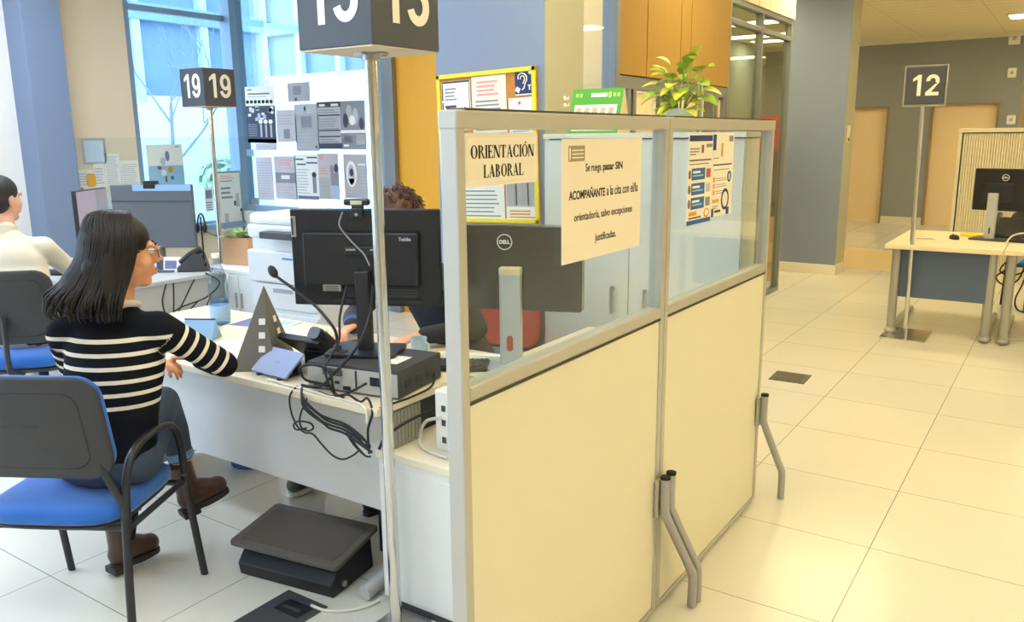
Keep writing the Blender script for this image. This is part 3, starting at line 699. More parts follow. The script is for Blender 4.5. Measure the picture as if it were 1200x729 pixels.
b = MB(); b.box((-.065, .004, pc + .015), (.07, .016, pc + .045)); b.build('stand_hinge', M_BLK2, t, smooth=0, bevel=.004)
b = MB(); b.box((-.06, .002, pc + .031), (-.025, .0045, pc + .037)); b.box((.03, .002, pc + .031), (.066, .0045, pc + .037)); b.build('hinge_slot', M_STEEL, t, smooth=0)
b = MB(); b.box((-PW / 2 + .003, .0335, pc + .075), (-PW / 2 + .022, .0355, pc + .150)); b.build('asset_label', M_STEEL, t, smooth=0)
b = MB(); b.box((-PW / 2 + .006, .0325, pc + .082), (-PW / 2 + .013, .0337, pc + .143)); b.build('label_text', MATS['ink_dark'], t, smooth=0)
b = MB(); b.box((-.155, .0105, pc - .118), (-.09, .0365, pc - .095)); b.build('rating_label', M_STEEL, t, smooth=0)
b = MB()
for k in range(4): b.box((-.15, .009, pc - .116 + .005 * k), (-.095, .0108, pc - .1135 + .005 * k))
b.build('rating_text', M_BLK2, t, smooth=0)
b = MB()
for i in range(14):
    for j in range(3): b.box((.075 + i * .0085, .0335, pc - .140 + j * .011), (.080 + i * .0085, .0355, pc - .134 + j * .011))
b.build('vent', mat('vent_grey', '4c4c50', .6), t, smooth=0)
b = MB(); b.box((-.13, .028, pc - .165), (.2, .037, pc - .15)); b.build('port_row', M_BLK2, t, smooth=0)
lettering('Toshiba', mat('logo_silver', 'b9b9bb', .4), t, frame((.155, .0115, pc + .072), (1, 0, 0), (0, 0, 1)), .02, .0008, fit=(.045, .013))
t = thing('webcam', 'small black webcam clipped on the top edge of the black monitor', 'webcam', (-2.115, 2.145, mz + pc + PH / 2), R(26))
MB().box((-.05, -.012, .012), (.045, .018, .036)).build('body', M_BLK2, t, smooth=0, bevel=.008)
MB().box((-.022, -.0135, .016), (.020, -.011, .030)).build('rear_label', mat('webcam_label', 'cfc8a4', .4), t, smooth=0)
b = MB(); b.box((-.02, -.012, 0), (.025, .0, .014)); b.box((-.018, -.03, -.03), (.024, -.012, .004)); b.build('clip', M_BLK2, t, smooth=0, bevel=.004)
MB().ell((.004, -.031, -.018), (.006, .004, .006), 10, 6).build('clip_button', M_STEEL, t)
tag(MB().tube(spline([(-2.145, 2.10, 1.345), (-2.15, 2.085, 1.30), (-2.118, 2.095, 1.255), (-2.085, 2.10, 1.225), (-2.05, 2.10, 1.20), (-2.03, 2.105, 1.16)], 6), .0028, 6).build('webcam_cable', mat('cable_grey', '8b8b8d', .5), smooth=60), 'thin grey webcam cable snaking down the back of the black monitor', 'cable')

# gooseneck microphone
t = thing('gooseneck_microphone', 'black gooseneck microphone standing on the flat computer', 'microphone', (-2.135, 2.03, mz), 0)
MB().lathe([(.0, 0), (.04, 0), (.042, .006), (.036, .016), (.016, .02), (.013, .035), (0, .036)], 20).build('base', M_BLK2, t, smooth=40)
p = spline([(0, 0, .03), (.0, -.003, .08), (-.02, -.012, .12), (-.09, -.018, .178), (-.17, -.03, .225), (-.235, -.055, .272)], 6)
MB().tube(p, .0055, 8).build('gooseneck', M_BLK2, t, smooth=60)
MB().ell((-.248, -.060, .290), (.016, .016, .026), 14, 10, Q=Matrix.Rotation(R(-38), 3, 'Y')).build('windscreen', M_BLK, t, smooth=180)

# dark triangular stand with white icons
t = thing('triangular_stand', 'tall dark triangular desk stand with small white icons, beside the visitor', 'desk display', (-2.52, 2.03, .74))
ap = Vector((.0, .0, .315)); L_ = Vector((-.045, -.135, 0)); Mm = Vector((.085, -.045, 0)); Rr = Vector((-.01, .15, 0))
b = MB(); b._add([ap + Vector((-.006, .01, 0)), L_, Mm, ap + Vector((.006, 0, 0)), Rr], [(0, 1, 2, 3), (3, 2, 4), (0, 4, 1), (1, 4, 2), (0, 3, 4)]); b.build('folded_card', mat('card_taupe', '6d685f', .6), t, smooth=0)
b = MB()
def icon(A, Bv, Cc, s, k):
    n = (Bv - A).cross(Cc - A).normalized()
    if n.dot(Vector((.8, -.6, 0.2))) < 0: n = -n
    u = (Cc - Bv).normalized(); v = n.cross(u); c = A + (Bv - A) * s * (1 - k) + (Cc - A) * s * k + n * .005
    if v.z < 0: v = -v
    q = .012
    b._add([c - u * q - v * q, c + u * q - v * q, c + u * q + v * q, c - u * q + v * q, c - u * q - v * q + n * .001, c + u * q - v * q + n * .001, c + u * q + v * q + n * .001, c - u * q + v * q + n * .001], [(0, 3, 2, 1), (4, 5, 6, 7), (0, 1, 5, 4), (1, 2, 6, 5), (2, 3, 7, 6), (3, 0, 4, 7)])
for F_ in [(ap, L_, Mm, s_, .72) for s_ in (.42, .58, .74, .9)] + [(ap, Mm, Rr, s_, .6) for s_ in (.42, .58)]:
    b = MB(); icon(*F_); b.build('icon', M_LAB, t, smooth=0)

# signature pad on its tilted foot and the desk phone behind it
t = thing('signature_pad', 'light blue grey pad on a tilted clear foot in front of the phone', 'signature pad', (-2.385, 1.965, .74), R(-3))
b = MB(); b.prism(rrect(.20, .118, .006, 3), -.004, .004, tr(0, .0, .048) @ rot('X', R(38))); b.build('plate', mat('pad_silver_blue', '98a6cc', .4), t, smooth=0)
b = MB()
for sx in (-.06, .06): b.box((sx - .006, -.05, 0), (sx + .006, .06, .008))
b.box((-.06, .045, 0), (.06, .06, .07)); b.build('foot', M_CHAR, t, smooth=0)
lettering('— =', mat('pad_print', '7d88a8', .5), t, tr(0, -.003, .0521) @ rot('X', R(38)), .02, 0, fit=(.022, .008))
t = thing('desk_phone', 'black office desk phone tilted on its stand beside the triangular card', 'telephone', (-2.335, 2.13, .74), R(18))
TM = tr(-.02, .0, .075) @ rot('Z', R(-14)) @ rot('X', R(-36))
b = MB(); b.box((-.125, -.085, -.012), (.09, .085, .012), TM); b.build('body', M_BLK, t, smooth=0, bevel=.006)
b = MB(); b.box((-.06, -.02, 0), (.06, .05, .07)); b.box((-.07, .03, 0), (.07, .09, .03)); b.build('stand', M_BLK2, t, smooth=0, bevel=.006)
b = MB(); b.box((-.12, -.08, .0121), (.03, .0, .0135), TM); b.build('display', M_CHAR, t, smooth=0)
b = MB(); b.loft([[TM @ V3_((x * k, y, z * k + .012)) for x, z in rrect(.056, .05, .018, 4, .068, .012)] for y, k in ((-.105, .95), (-.09, 1.0), (-.05, .98), (0, .92), (.05, .98), (.09, 1.0), (.105, .95))]); b.build('handset', M_BLK2, t, smooth=50)
b = MB()
for i in range(4):
    for j in range(3): b.cbox((-.10 + .03 * i, .02 + .022 * j, .0135), (.02, .014, .004), TM)
b.build('keys', mat('key_grey', '54565a', .5), t, smooth=0)
t = thing('headset_case', 'round black pod on the desk just behind the desk phone', 'desk device', (-2.36, 2.34, .74), R(20))
MB().lathe([(0, 0), (.05, 0), (.058, .018), (.05, .045), (.02, .056), (0, .057)], 20).build('shell', M_BLK, t, smooth=40)
MB().lathe([(.052, .02), (.0595, .02), (.0595, .026), (.052, .026)], 20).build('seam_ring', M_BLK2, t, smooth=40)

# monitor with the silver stand behind the near glass
t = thing('monitor', 'glossy black monitor on a silver stand behind the near glass, its round logo facing out', 'monitor', (-1.715, 2.525, .74), R(20))
MB().prism(rrect(.25, .18, .01), 0, .010).build('stand_base', mat('silver_plastic', 'bfc3c6', .35, .35), t, smooth=40, bevel=.002)
b = MB(); b.box((-.042, -.02, .008), (.042, .02, .375)); b.build('stand_column', mat('silver_plastic', 'bfc3c6', .35, .35), t, smooth=0, bevel=.01)
MB().box((-.0425, -.0215, .352), (.0425, .0215, .385)).build('stand_cap', mat('stand_cap_cream', 'e6d6ad', .35), t, smooth=0, bevel=.008)
MB().prism(rrect(.024, .06, .011), -.0225, -.019, tr(0, 0, .095) @ rot('X', R(90)) @ Matrix.Diagonal((1, 1, -1, 1)) ).build('cable_hole', mat('cable_hole_red', 'a8473f', .5), t, smooth=0)
MB().prism(rrect(.532, .322, .012), 0, .038, tr(.0, .062, .375) @ rot('X', R(90))).build('rear_shell', M_GLOSSBLK, t, smooth=40, bevel=.004)
MB().prism(rrect(.535, .326, .012), 0, .012, tr(.0, .074, .375) @ rot('X', R(90))).build('bezel', mat('bezel_cream_edge', 'a79f88', .3), t, smooth=40)
b = MB(); b.lathe([(.0265, 0), (.030, 0), (.030, .0012), (.0265, .0012), (.0265, 0)], 40); b.build('logo_ring', mat('logo_white', 'e8e6df', .4), t, M=frame((-.028, .0232, .475), (1, 0, 0), (0, 0, 1)), smooth=40)
lettering('DELL', mat('logo_white', 'e8e6df', .4), t, frame((-.028, .0234, .475), (1, 0, 0), (0, 0, 1)), .02, .0012, fit=(.042, .015))

t = thing('dark_desk_infill', 'dark box added to darken the opening under the right end of the maple desk', 'dark infill', (-2.06, 2.12, 0))  # dark box stands in for the shade in the gap under the desk
MB().box((0, 0, .05), (.21, .46, .70)).build('body', mat('infill_navy_black', '20242e', .5), t, smooth=0, bevel=.003)
for z in (.07, .28, .49):
    d = MB().box((.01, .455, z), (.20, .475, z + .2)).build('drawer', mat('infill_navy_black', '20242e', .5), t, smooth=0, bevel=.003); MB().box((.06, .475, z + .15), (.15, .485, z + .165)).build('handle', M_STEEL, d, smooth=0)
for x in (.03, .18):
    for y in (.04, .42): MB().cyl((x - .01, y, .025), (x + .01, y, .025), .025, 12).build('caster', M_RUB, t, smooth=40)
# ------------------------------------------------------------------ loose things on and below the desk
M_CAB = mat('cable_black', '111113', .5); M_CABW2 = mat('cable_white', 'd9d4c8', .5)
def cable(label, pts, r=.0038, m=None, k=6, name='cable', group=None):
    return tag(MB().tube(spline(pts, k), r, 7).build(name, m or M_CAB, smooth=60), label, 'cable', group)
yq = 1.925
cable('black cable curving up from the rear ports around the left corner of the flat computer', [(-2.10, yq, .76), (-2.15, 1.885, .78), (-2.165, 1.88, .82), (-2.10, 1.88, .842), (-2.03, 1.885, .83), (-2.01, 1.88, .78), (-2.0, 1.88, .755), (-1.95, 1.872, .748)], .005)
cable('black cable sweeping from the monitor column down across the rear ports to the left', [(-1.99, 2.075, 1.10), (-1.985, 2.05, 1.0), (-1.985, 1.98, .90), (-2.03, 1.90, .81), (-2.07, 1.885, .77), (-2.13, 1.888, .757), (-2.18, 1.895, .752)], .0055)
cable('black cable dropping down the left side of the monitor column', [(-2.12, 2.075, 1.08), (-2.115, 2.03, .98), (-2.095, 2.0, .90), (-2.06, 1.90, .84), (-2.03, 1.88, .79), (-2.0, 1.88, .75)], .0045)
cable('short thick power lead hanging from the plug on the rear plate', [(-1.895, 1.925, .797), (-1.91, 1.90, .785), (-1.95, 1.878, .762), (-1.99, 1.872, .750)], .0045)
cable('black cable looping low below the desk edge in a long sag', [(-2.19, 1.885, .75), (-2.20, 1.855, .72), (-2.195, 1.852, .66), (-2.165, 1.85, .615), (-2.13, 1.85, .60), (-2.09, 1.85, .602), (-2.05, 1.85, .575), (-2.0, 1.85, .545), (-1.95, 1.85, .54), (-1.90, 1.85, .565), (-1.87, 1.85, .59)], .0034)
cable('black cable hanging in a narrow loop left of the low bundle', [(-2.12, 1.885, .746), (-2.13, 1.856, .70), (-2.15, 1.85, .65), (-2.145, 1.85, .615), (-2.11, 1.85, .61), (-2.085, 1.85, .625), (-2.10, 1.85, .64), (-2.16, 1.85, .635), (-2.185, 1.85, .615), (-2.17, 1.85, .602), (-2.12, 1.85, .618)], .0034)
for i in range(4):
    dz = (0, .022, .010, .034)[i]
    cable(('topmost', 'second', 'third', 'lowest')[i] + ' strand of the thick black cable bundle drooping over the desk front', [(-2.16, 1.876, .75), (-2.13, 1.853, .725 - dz), (-2.06 + .01 * i, 1.85, .685 - dz), (-2.0, 1.848, .675 - dz), (-1.93, 1.846, .672 - dz), (-1.87, 1.842, .655 - dz), (-1.835 + .008 * i, 1.845, .632 - dz), (-1.83, 1.853, .60)], .0042)
for i in range(2):
    cable(('outer', 'inner')[i] + ' turn of the coiled lead hanging beside pole 13 over the cabinet', [(-1.845, 1.856, .60), (-1.87, 1.848, .635), (-1.905 + .012 * i, 1.846, .655 - .01 * i), (-1.915 + .014 * i, 1.846, .635), (-1.885, 1.848, .60 + .008 * i), (-1.845, 1.852, .575), (-1.825, 1.856, .575)], .0034)
cable('knotted black lead running along the worktop corner under the rear plate', [(-2.08, 1.88, .748), (-2.02, 1.872, .747), (-1.97, 1.878, .752), (-1.93, 1.873, .765), (-1.90, 1.88, .75), (-1.87, 1.872, .752), (-1.85, 1.878, .766), (-1.83, 1.874, .748), (-1.815, 1.862, .72), (-1.825, 1.85, .67), (-1.828, 1.852, .62), (-1.835, 1.86, .582)], .0042)
cable('white lead lying along the front edge of the worktop and bending over its corner', [(-2.36, 1.895, .7455), (-2.26, 1.885, .745), (-2.15, 1.879, .745), (-2.02, 1.872, .745), (-1.93, 1.87, .745), (-1.87, 1.866, .744), (-1.835, 1.856, .73), (-1.83, 1.852, .69)], .0052, M_CABW2)
cable('black lead dropping from the side of the flat computer to the worktop edge', [(-1.868, 2.19, .79), (-1.84, 2.21, .775), (-1.80, 2.15, .745), (-1.785, 2.03, .742), (-1.79, 1.93, .742), (-1.80, 1.88, .738)], .004)
cable('black lead arching from pole 13 towards the dark opening of the pedestal', [(-1.80, 1.87, .60), (-1.79, 1.90, .64), (-1.775, 2.0, .668), (-1.765, 2.12, .672), (-1.74, 2.22, .675), (-1.66, 2.26, .70)], .005)
cable('white lead curving from the slim white box down onto the low cabinet', [(-1.66, 2.022, .69), (-1.70, 2.04, .675), (-1.76, 2.06, .645), (-1.775, 2.05, .60), (-1.72, 2.0, .579), (-1.60, 1.975, .579)], .006, M_CABW2)
cable('white floor cable running from the floor hatch to the low cabinet', [(-2.045, 1.755, .012), (-1.99, 1.765, .006), (-1.93, 1.80, .006), (-1.89, 1.85, .006), (-1.87, 1.91, .01)], .0055, M_CABW2)

t = thing('water_bottle', 'clear plastic water bottle half full on the desk', 'bottle', (-3.30, 2.40, .74)); t.scale = (1.22, 1.22, 1.10)
pet = glass_mat('pet_plastic', 'dfeaf0', 1.4)
MB().lathe([(.030, .004), (.036, .0), (.038, .02), (.037, .10), (.038, .17), (.035, .20), (.024, .245), (.014, .275), (.0135, .295), (.0, .296)], 24).build('bottle_body', pet, t, smooth=60)
MB().lathe([(0, .006), (.0335, .006), (.0345, .02), (.034, .11), (0, .111)], 20).build('water', glass_mat('water_tint', 'dbe9f3', .8), t, smooth=60)
MB().lathe([(.0382, .035), (.0386, .036), (.0386, .085), (.0382, .086)], 24).build('label_band', mat('bottle_label_blue', '9db9d8', .4), t, smooth=60)
MB().lathe([(0, .29), (.0155, .29), (.0155, .308), (0, .309)], 16).build('cap', M_LAB, t, smooth=40)
def flat(name, label, cat, x, y, z, w, h, a, els=(), base='paper', th=.001, group=None):
    return sheet(name, label, cat, tr(x, y, z) @ rot('Z', R(a)) @ tr(-w / 2, -h / 2, 0), w, h, els, base=base, th=th, group=group)
flat('paper_stack', 'stack of printed papers on the desk nearest the striped shoulder', 'papers', -3.56, 2.27, .74, .30, .21, 20, lines(.08, .9, .1, .9, 9), th=.008)
flat('paper_sheet', 'curled white sheet lying over the papers before the bottle', 'papers', -3.36, 2.26, .7405, .21, .29, 50, lines(.1, .9, .3, .9, 8), th=.002)
flat('magazine', 'colour magazine lying open right behind the bottle', 'magazine', -3.12, 2.50, .74, .30, .21, 12, [(.05, .1, .45, .9, 'ink_purple'), (.55, .5, .95, .9, 'ink_skyblue')] + lines(.55, .95, .1, .45, 5), th=.006)
flat('paper_stack', 'stack of white paper at the desk back behind the triangular stand', 'papers', -2.87, 2.42, .74, .30, .21, 8, lines(.1, .9, .2, .9, 8, 'ink_pale'), th=.012)
flat('document', 'printed sheet lying flat in front of the papers left of the triangular stand', 'papers', -2.86, 2.12, .74, .21, .297, 30, lines(.1, .9, .1, .9, 12, 'ink_pale'))
t = thing('desk_calendar', 'small blue tent shaped desk calendar beside the striped elbow', 'calendar', (-3.13, 2.17, .74), R(28))
b = MB(); b.prism([(-.05, 0), (.05, 0), (.003, .085), (-.003, .085)], -.07, .07, rot('Z', R(90)) @ rot('X', R(90))); b.build('card', mat('calendar_blue', '7fa6cf', .5), t, smooth=0)
b = MB(); b.tube([(-.07, 0, .087), (.07, 0, .087)], .004, 6); b.build('spine', M_BLK2, t)
flat('document', 'white sheet under the worker hand behind the flat computer', 'papers', -1.92, 2.50, .741, .297, .21, 18, lines(.1, .9, .1, .9, 8, 'ink_pale'))
flat('notepad', 'pale yellow note propped in front of the patterned sleeve', 'notepad', -2.08, 2.42, .741, .15, .1, 20, (), base='paper_cream', th=.012)
t = thing('keyboard', 'black keyboard at the right end of the desk next to the flat computer', 'keyboard', (-1.88, 2.40, .741), R(30))
MB().box((-.12, -.06, 0), (.12, .06, .016)).build('case', M_BLK2, t, smooth=0, bevel=.003)
b = MB()
for i in range(13):
    for j in range(5): b.cbox((-.108 + i * .018, -.044 + j * .022, .018), (.0145, .018, .007))
b.build('keys', M_CHAR, t, smooth=0)
t = thing('mug', 'small white and blue cup beside the monitor column', 'cup', (-2.13, 2.47, .741))
MB().lathe([(0, 0), (.028, 0), (.034, .07), (.032, .07), (.027, .006), (0, .005)], 18).build('cup_body', mat('cup_pale_blue', 'bcd6e0', .3), t, smooth=40)
b = MB(); b.tube(spline([(.03, 0, .055), (.05, 0, .05), (.05, 0, .025), (.03, 0, .018)], 4), .004, 6); b.build('handle', mat('cup_pale_blue', 'bcd6e0', .3), t, smooth=60)

# footrest, floor hatch, waste bin
t = thing('footrest', 'black tilting footrest on the floor in front of the desk', 'footrest', (-2.255, 1.925, 0), R(9))
pl = tr(0, 0, .145) @ rot('X', R(8))
b = MB(); b.prism(rrect(.49, .275, .018, 4), -.009, .009, pl); b.build('foot_plate', mat('footrest_charcoal', '5c5852', .6, bump=.3, bscale=250), t, smooth=0, bevel=.003)
b = MB(); b.prism(rrect(.43, .215, .01, 3), .009, .0105, pl); b.build('grip_mat', mat('footrest_mat', '565049', .8, bump=.5, bscale=300), t, smooth=0)
b = MB(); b.prism([(-.12, 0), (.13, 0), (.12, .15), (-.06, .122), (-.10, .085), (-.13, .05)], -.215, .215, rot('Z', R(90)) @ rot('X', R(90))); b.build('base', M_BLK, t, smooth=0, bevel=.006)
b = MB(); b.cyl((.212, -.06, .03), (.224, -.06, .03), .012, 14); b.cyl((-.224, -.06, .03), (-.212, -.06, .03), .012, 14); b.build('hinge_pin', M_STEEL, t, smooth=40)
t = thing('floor_hatch', 'dark square service hatch in the floor at the bottom edge, a white cable coming out', 'floor hatch', (-2.10, 1.60, 0), R(0))
MB().box((-.10, -.19, 0), (.10, .19, .006)).build('lid', mat('hatch_dark', '3d3f43', .6), t, smooth=0, bevel=.002)
b = MB(); b.box((-.05, .075, .0055), (.07, .15, .009)); b.build('cable_flap', M_BLK, t, smooth=0, bevel=.002)
b = MB(); b.box((-.03, .10, .0085), (.05, .115, .0105)); b.build('flap_handle', M_CHAR, t, smooth=0)
t = thing('waste_bin', 'dark blue round waste bin under the desk', 'waste bin', (-3.30, 2.52, 0))
MB().lathe([(.10, 0), (.105, .004), (.135, .29), (.139, .295), (.131, .295), (.1, .01), (0, .008)], 28).build('bucket', mat('bin_blue', '24408c', .45), t, smooth=40)
b = MB(); b.lathe([(.134, .285), (.143, .287), (.143, .298), (.134, .30), (.134, .285)], 28); b.build('rim', mat('bin_blue_rim', '1e3676', .4), t, smooth=40)
t = thing('floor_socket', 'small dark square socket plate set in the walkway floor', 'floor socket', (-1.445, 5.46, 0), R(2))
MB().box((-.115, -.115, 0), (.115, .115, .005)).build('plate', mat('hatch_bronze', '5a5448', .5), t, smooth=0, bevel=.002)
MB().box((-.085, -.085, .0045), (.085, .085, .0065)).build('lid', mat('hatch_bronze_dark', '504a40', .5), t, smooth=0)

# ------------------------------------------------------------------ tall cabinet behind the partition
t = thing('storage_cabinet', 'tall white two door cabinet behind the partition glass', 'cabinet', (-2.075, 3.345, 0))
CW = .955
MB().box((0, .02, .03), (CW, .185, 1.585)).build('body', M_CABW, t, smooth=0)
MB().box((-.004, -.004, 1.59), (CW + .004, .19, 1.612)).build('top', M_CABW, t, smooth=0, bevel=.002)
MB().box((.01, .03, 1.58), (CW - .01, .18, 1.592)).build('top_gap', M_BLK2, t, smooth=0)
MB().box((.01, .03, 0), (CW - .01, .18, .03)).build('plinth', M_CHAR, t, smooth=0)
for x0, x1, hx in ((.003, .445, .372), (.449, CW - .003, .535)):
    d = MB().box((x0, 0, .04), (x1, .019, 1.58)).build('door', mat('cabinet_door_white', 'd8dad8', .4), t, smooth=0, bevel=.0015)
    h = MB(); h.box((hx - .008, -.022, .80), (hx + .008, -.014, .93)); h.box((hx - .006, -.016, .805), (hx + .006, 0, .82)); h.box((hx - .006, -.016, .91), (hx + .006, 0, .925)); h.build('handle', M_STEEL, d, smooth=0, bevel=.002)
MB().lathe([(0, 0), (.009, 0), (.009, .006), (0, .007)], 14, M=tr(.50, 0, .80) @ rot('X', R(90))).build('lock', M_STEEL, t, smooth=40)
t = thing('table_calendar', 'green tent shaped calendar standing on the tall white cabinet', 'calendar', (-1.845, 3.45, 1.612), R(4))
gm = mat('calendar_green', '4f9f36', .5)
b = MB(); b.prism([(-.075, 0), (.075, 0), (.004, .20), (-.004, .20)], -.125, .125, rot('Z', R(90)) @ rot('X', R(90))); b.build('tent_card', mat('calendar_cream_side', 'e6d6a8', .6), t, smooth=0)
sl = tr(0, -.0755, 0) @ rot('X', R(70.4))
b = MB(); b.box((-.125, 0, .0005), (.125, .212, .002), sl); b.build('front_page', gm, t, smooth=0)
b = MB(); b.box((-.105, .06, .0021), (.105, .135, .0026), sl); b.box((-.105, .012, .0021), (.105, .03, .0026), sl); b.box((-.03, .172, .0021), (.05, .19, .0026), sl); b.build('white_panel', M_LAB, t, smooth=0)
b = MB()
for i in range(5): b.box((-.095 + .04 * i, .07, .0027), (-.068 + .04 * i, .122, .003), sl)
b.build('month_blocks', mat('calendar_print', 'b9ad98', .6), t, smooth=0)
b = MB()
for i in range(12): b.box((-.11 + .018 * i, .045, .0021), (-.10 + .018 * i, .052, .0026), sl)
for x in (-.10, -.08, .085, .105): b.box((x - .008, .172, .0021), (x + .006, .19, .0026), sl)
b.box((.055, .168, .0021), (.07, .195, .0026), sl)
b.build('green_marks', mat('calendar_green_light', 'a9cf6a', .5), t, smooth=0)

def leaf(mb, base, d, up, L, W, fold=.25, droop=.3, heart=True, n=7):
    d = d.normalized(); side = d.cross(up).normalized(); nz = side.cross(d).normalized()
    ringsL = []
    for i in range(n + 1):
        s = i / n
        w = W * (math.sin(PI * min(1, s * 1.0)) ** .6 if 0 < s < 1 else .02) * (1 - .55 * s if heart else 1)
        c = base + d * (L * s) - Vector((0, 0, 1)) * (droop * L * s * s)
        ringsL.append((c - side * w + nz * fold * w, c, c + side * w + nz * fold * w))
    vs = [p for r in ringsL for p in r]; fs = []
    for i in range(n):
        for j in (0, 1):
            a = 3 * i + j; fs.append((a, a + 1, a + 4, a + 3))
    o = len(vs)
    vs2 = [p - nz * .0012 for p in vs]; fs2 = [tuple(reversed([q + o for q in f])) for f in fs]
    mb._add(vs + vs2, fs + fs2)
t = thing('potted_plant', 'leafy green pothos on the tall white cabinet, reaching above the partition', 'potted plant', (-1.45, 3.445, 1.612))
MB().lathe([(0, 0), (.055, 0), (.07, .09), (.075, .10), (.066, .10), (.05, .015), (0, .012)], 20).build('pot', mat('pot_glass', 'b9c4b0', .25), t, smooth=40)
MB().lathe([(0, .07), (.064, .08), (0, .088)], 16).build('soil', mat('soil', '3b2d22', .95), t, smooth=40)
rn = random.Random(12); lf = [MB(), MB()]; st = MB()
spec = [(0, 78, .30, .105), (20, 62, .25, .095), (150, 66, .24, .09), (35, 35, .17, .08), (-30, 45, .18, .085), (-100, 60, .19, .085), (180, 50, .18, .08), (165, 22, .17, .075), (205, 35, .15, .075), (-70, 30, .15, .08), (60, 45, .17, .08), (95, 68, .22, .085), (120, 40, .16, .075), (-140, 30, .16, .075), (-20, 18, .16, .08), (230, 65, .2, .08), (-60, 72, .24, .085), (10, 84, .27, .09), (-90, 40, .2, .08), (-120, 75, .27, .085), (-15, 65, .23, .085), (195, 70, .23, .08)]
for i, (az, el, L, W) in enumerate(spec):
    a, e = R(az), R(el); d = Vector((math.cos(a) * math.cos(e), math.sin(a) * math.cos(e) * .55, math.sin(e)))
    b0 = Vector((.02 * math.cos(a), .015 * math.sin(a), .09)); tip = b0 + d * L * .62 + Vector((0, 0, .03))
    st.tube(spline([b0, b0 + d * L * .3 + Vector((0, 0, .03)), tip], 4), .0028, 6)
    ld = (d + Vector((rn.uniform(-.3, .3), rn.uniform(-.5, -.1), -.55))).normalized()
    leaf(lf[i % 3 == 0], tip, ld, Vector((0, -.35, 1)), W * 1.05, W * .48, .2, .35)
for i in range(30):
    a = rn.uniform(0, 6.28); b0 = Vector((.05 * math.cos(a), .04 * math.sin(a), .10 + rn.uniform(0, .13)))
    leaf(lf[i % 2], b0, Vector((math.cos(a), math.sin(a) * .6 - .3, rn.uniform(-.3, .4))), Vector((0, -.3, 1)), .075, .032, .2, .4)
st.build('stems', mat('stem_green', '98a85a', .6), t, smooth=60)
lf[0].build('leaves', mat('leaf_green', '8aa92f', .4, var=.25, vscale=25), t, smooth=60); lf[1].build('leaves', mat('leaf_yellow_green', 'cdcc40', .4, var=.2, vscale=25), t, smooth=60)
b = MB(); b.tube(spline([(.10, -.01, .0), (.11, -.01, .12), (.10, -.01, .2), (.09, -.01, .22), (.085, -.01, .1), (.08, -.01, .0)], 5), .003, 6); b.tube(spline([(-.10, 0, .02), (-.13, 0, .1), (-.10, 0, .16), (-.05, 0, .16)], 5), .003, 6); b.build('wire_support', M_LAB, t, smooth=60)

# ------------------------------------------------------------------ notice board on the near column
t = thing('notice_board', 'yellow framed notice board hanging on the blue column', 'notice board', (-2.54, 3.542, 0))
Mq = rot('Y', R(-1.7))
b = MB(); c = 1.545; bw, bh = .31, .385
b.box((-bw, -.006, c - bh), (bw, .006, c + bh), tr(0, 0, c) @ Mq @ tr(0, 0, -c)); b.build('cork_panel', mat('cork_orange', 'd08a3c', .85, var=.15, vscale=60), t, smooth=0)
b = MB()
for a0, a1 in (((-bw, c + bh - .022), (bw, c + bh)), ((-bw, c - bh), (bw, c - bh + .022)), ((-bw, c - bh), (-bw + .022, c + bh)), ((bw - .022, c - bh), (bw, c + bh))):
    b.box((a0[0], -.016, a0[1]), (a1[0], .006, a1[1]), tr(0, 0, c) @ Mq @ tr(0, 0, -c))
b.build('frame', mat('board_frame_yellow', 'f6d70c', .4), t, smooth=0, bevel=.002)
def on_board(x, z): return tr(-2.54, 3.5335, c) @ Mq @ tr(x + 2.54, 0, z - c) @ frame((0, 0, 0), (1, 0, 0), (0, 0, 1))
sheet('board_notice', 'notice with a black rule at the top left of the yellow board', 'notice', on_board(-2.822, 1.64), .19, .255,
      [(.02, .96, .98, .995, 'ink_dark'), (.02, .62, .06, .95, 'ink_dark'), (.02, .3, .06, .58, 'ink_dark'), (.95, .05, .98, .96, 'ink_grey'), (.78, .40, .84, .47, 'ink_grey'), (.72, .2, .86, .4, 'ink_grey'), (.62, .15, .72, .3, 'ink_grey')] + lines(.12, .6, .3, .55, 3, 'ink_dark', .6) + lines(.12, .55, .62, .9, 4), base='paper')
sheet('board_notice', 'notice with red heading lines in the middle of the yellow board', 'notice', on_board(-2.622, 1.62), .215, .285, lines(.1, .92, .05, .62, 8) + lines(.15, .8, .66, .95, 4, 'ink_pinkred', .5), base='paper_cream')
o = sheet('hearing_loop_sign', 'dark blue hearing loop sign with a white ear and a T on the yellow board', 'sign', on_board(-2.352, 1.795), .098, .118, [(.0, .06, 1, 1, 'ink_navy')], base='paper')
b = MB()
b.tube(spline([(.020, .078, .0015), (.022, .096, .0015), (.044, .106, .0015), (.066, .094, .0015), (.070, .074, .0015), (.060, .054, .0015), (.054, .036, .0015), (.042, .026, .0015)], 6), .0035, 6)
b.tube(spline([(.032, .076, .0015), (.036, .09, .0015), (.050, .092, .0015), (.057, .08, .0015), (.053, .066, .0015), (.047, .056, .0015)], 6), .0028, 6)
b.box((.076, .044, .001), (.094, .049, .002)); b.box((.082, .024, .001), (.088, .049, .002)); b.box((-.013, -.012, 0), (.013, .012, .001), tr(.016, .028, .001) @ rot('Z', R(-30))); b.box((-.008, -.008, 0), (.008, .008, .001), tr(.09, .107, .001) @ rot('Z', R(-45)))
b.build('ear_symbol', MATS['ink_white'], o, smooth=60)
sheet('board_notice', 'small white notice under the hearing loop sign', 'notice', on_board(-2.395, 1.60), .14, .185, lines(.15, .85, .1, .6, 5, 'ink_pale') + [(.42, .82, .52, .9, 'ink_red')], base='paper')
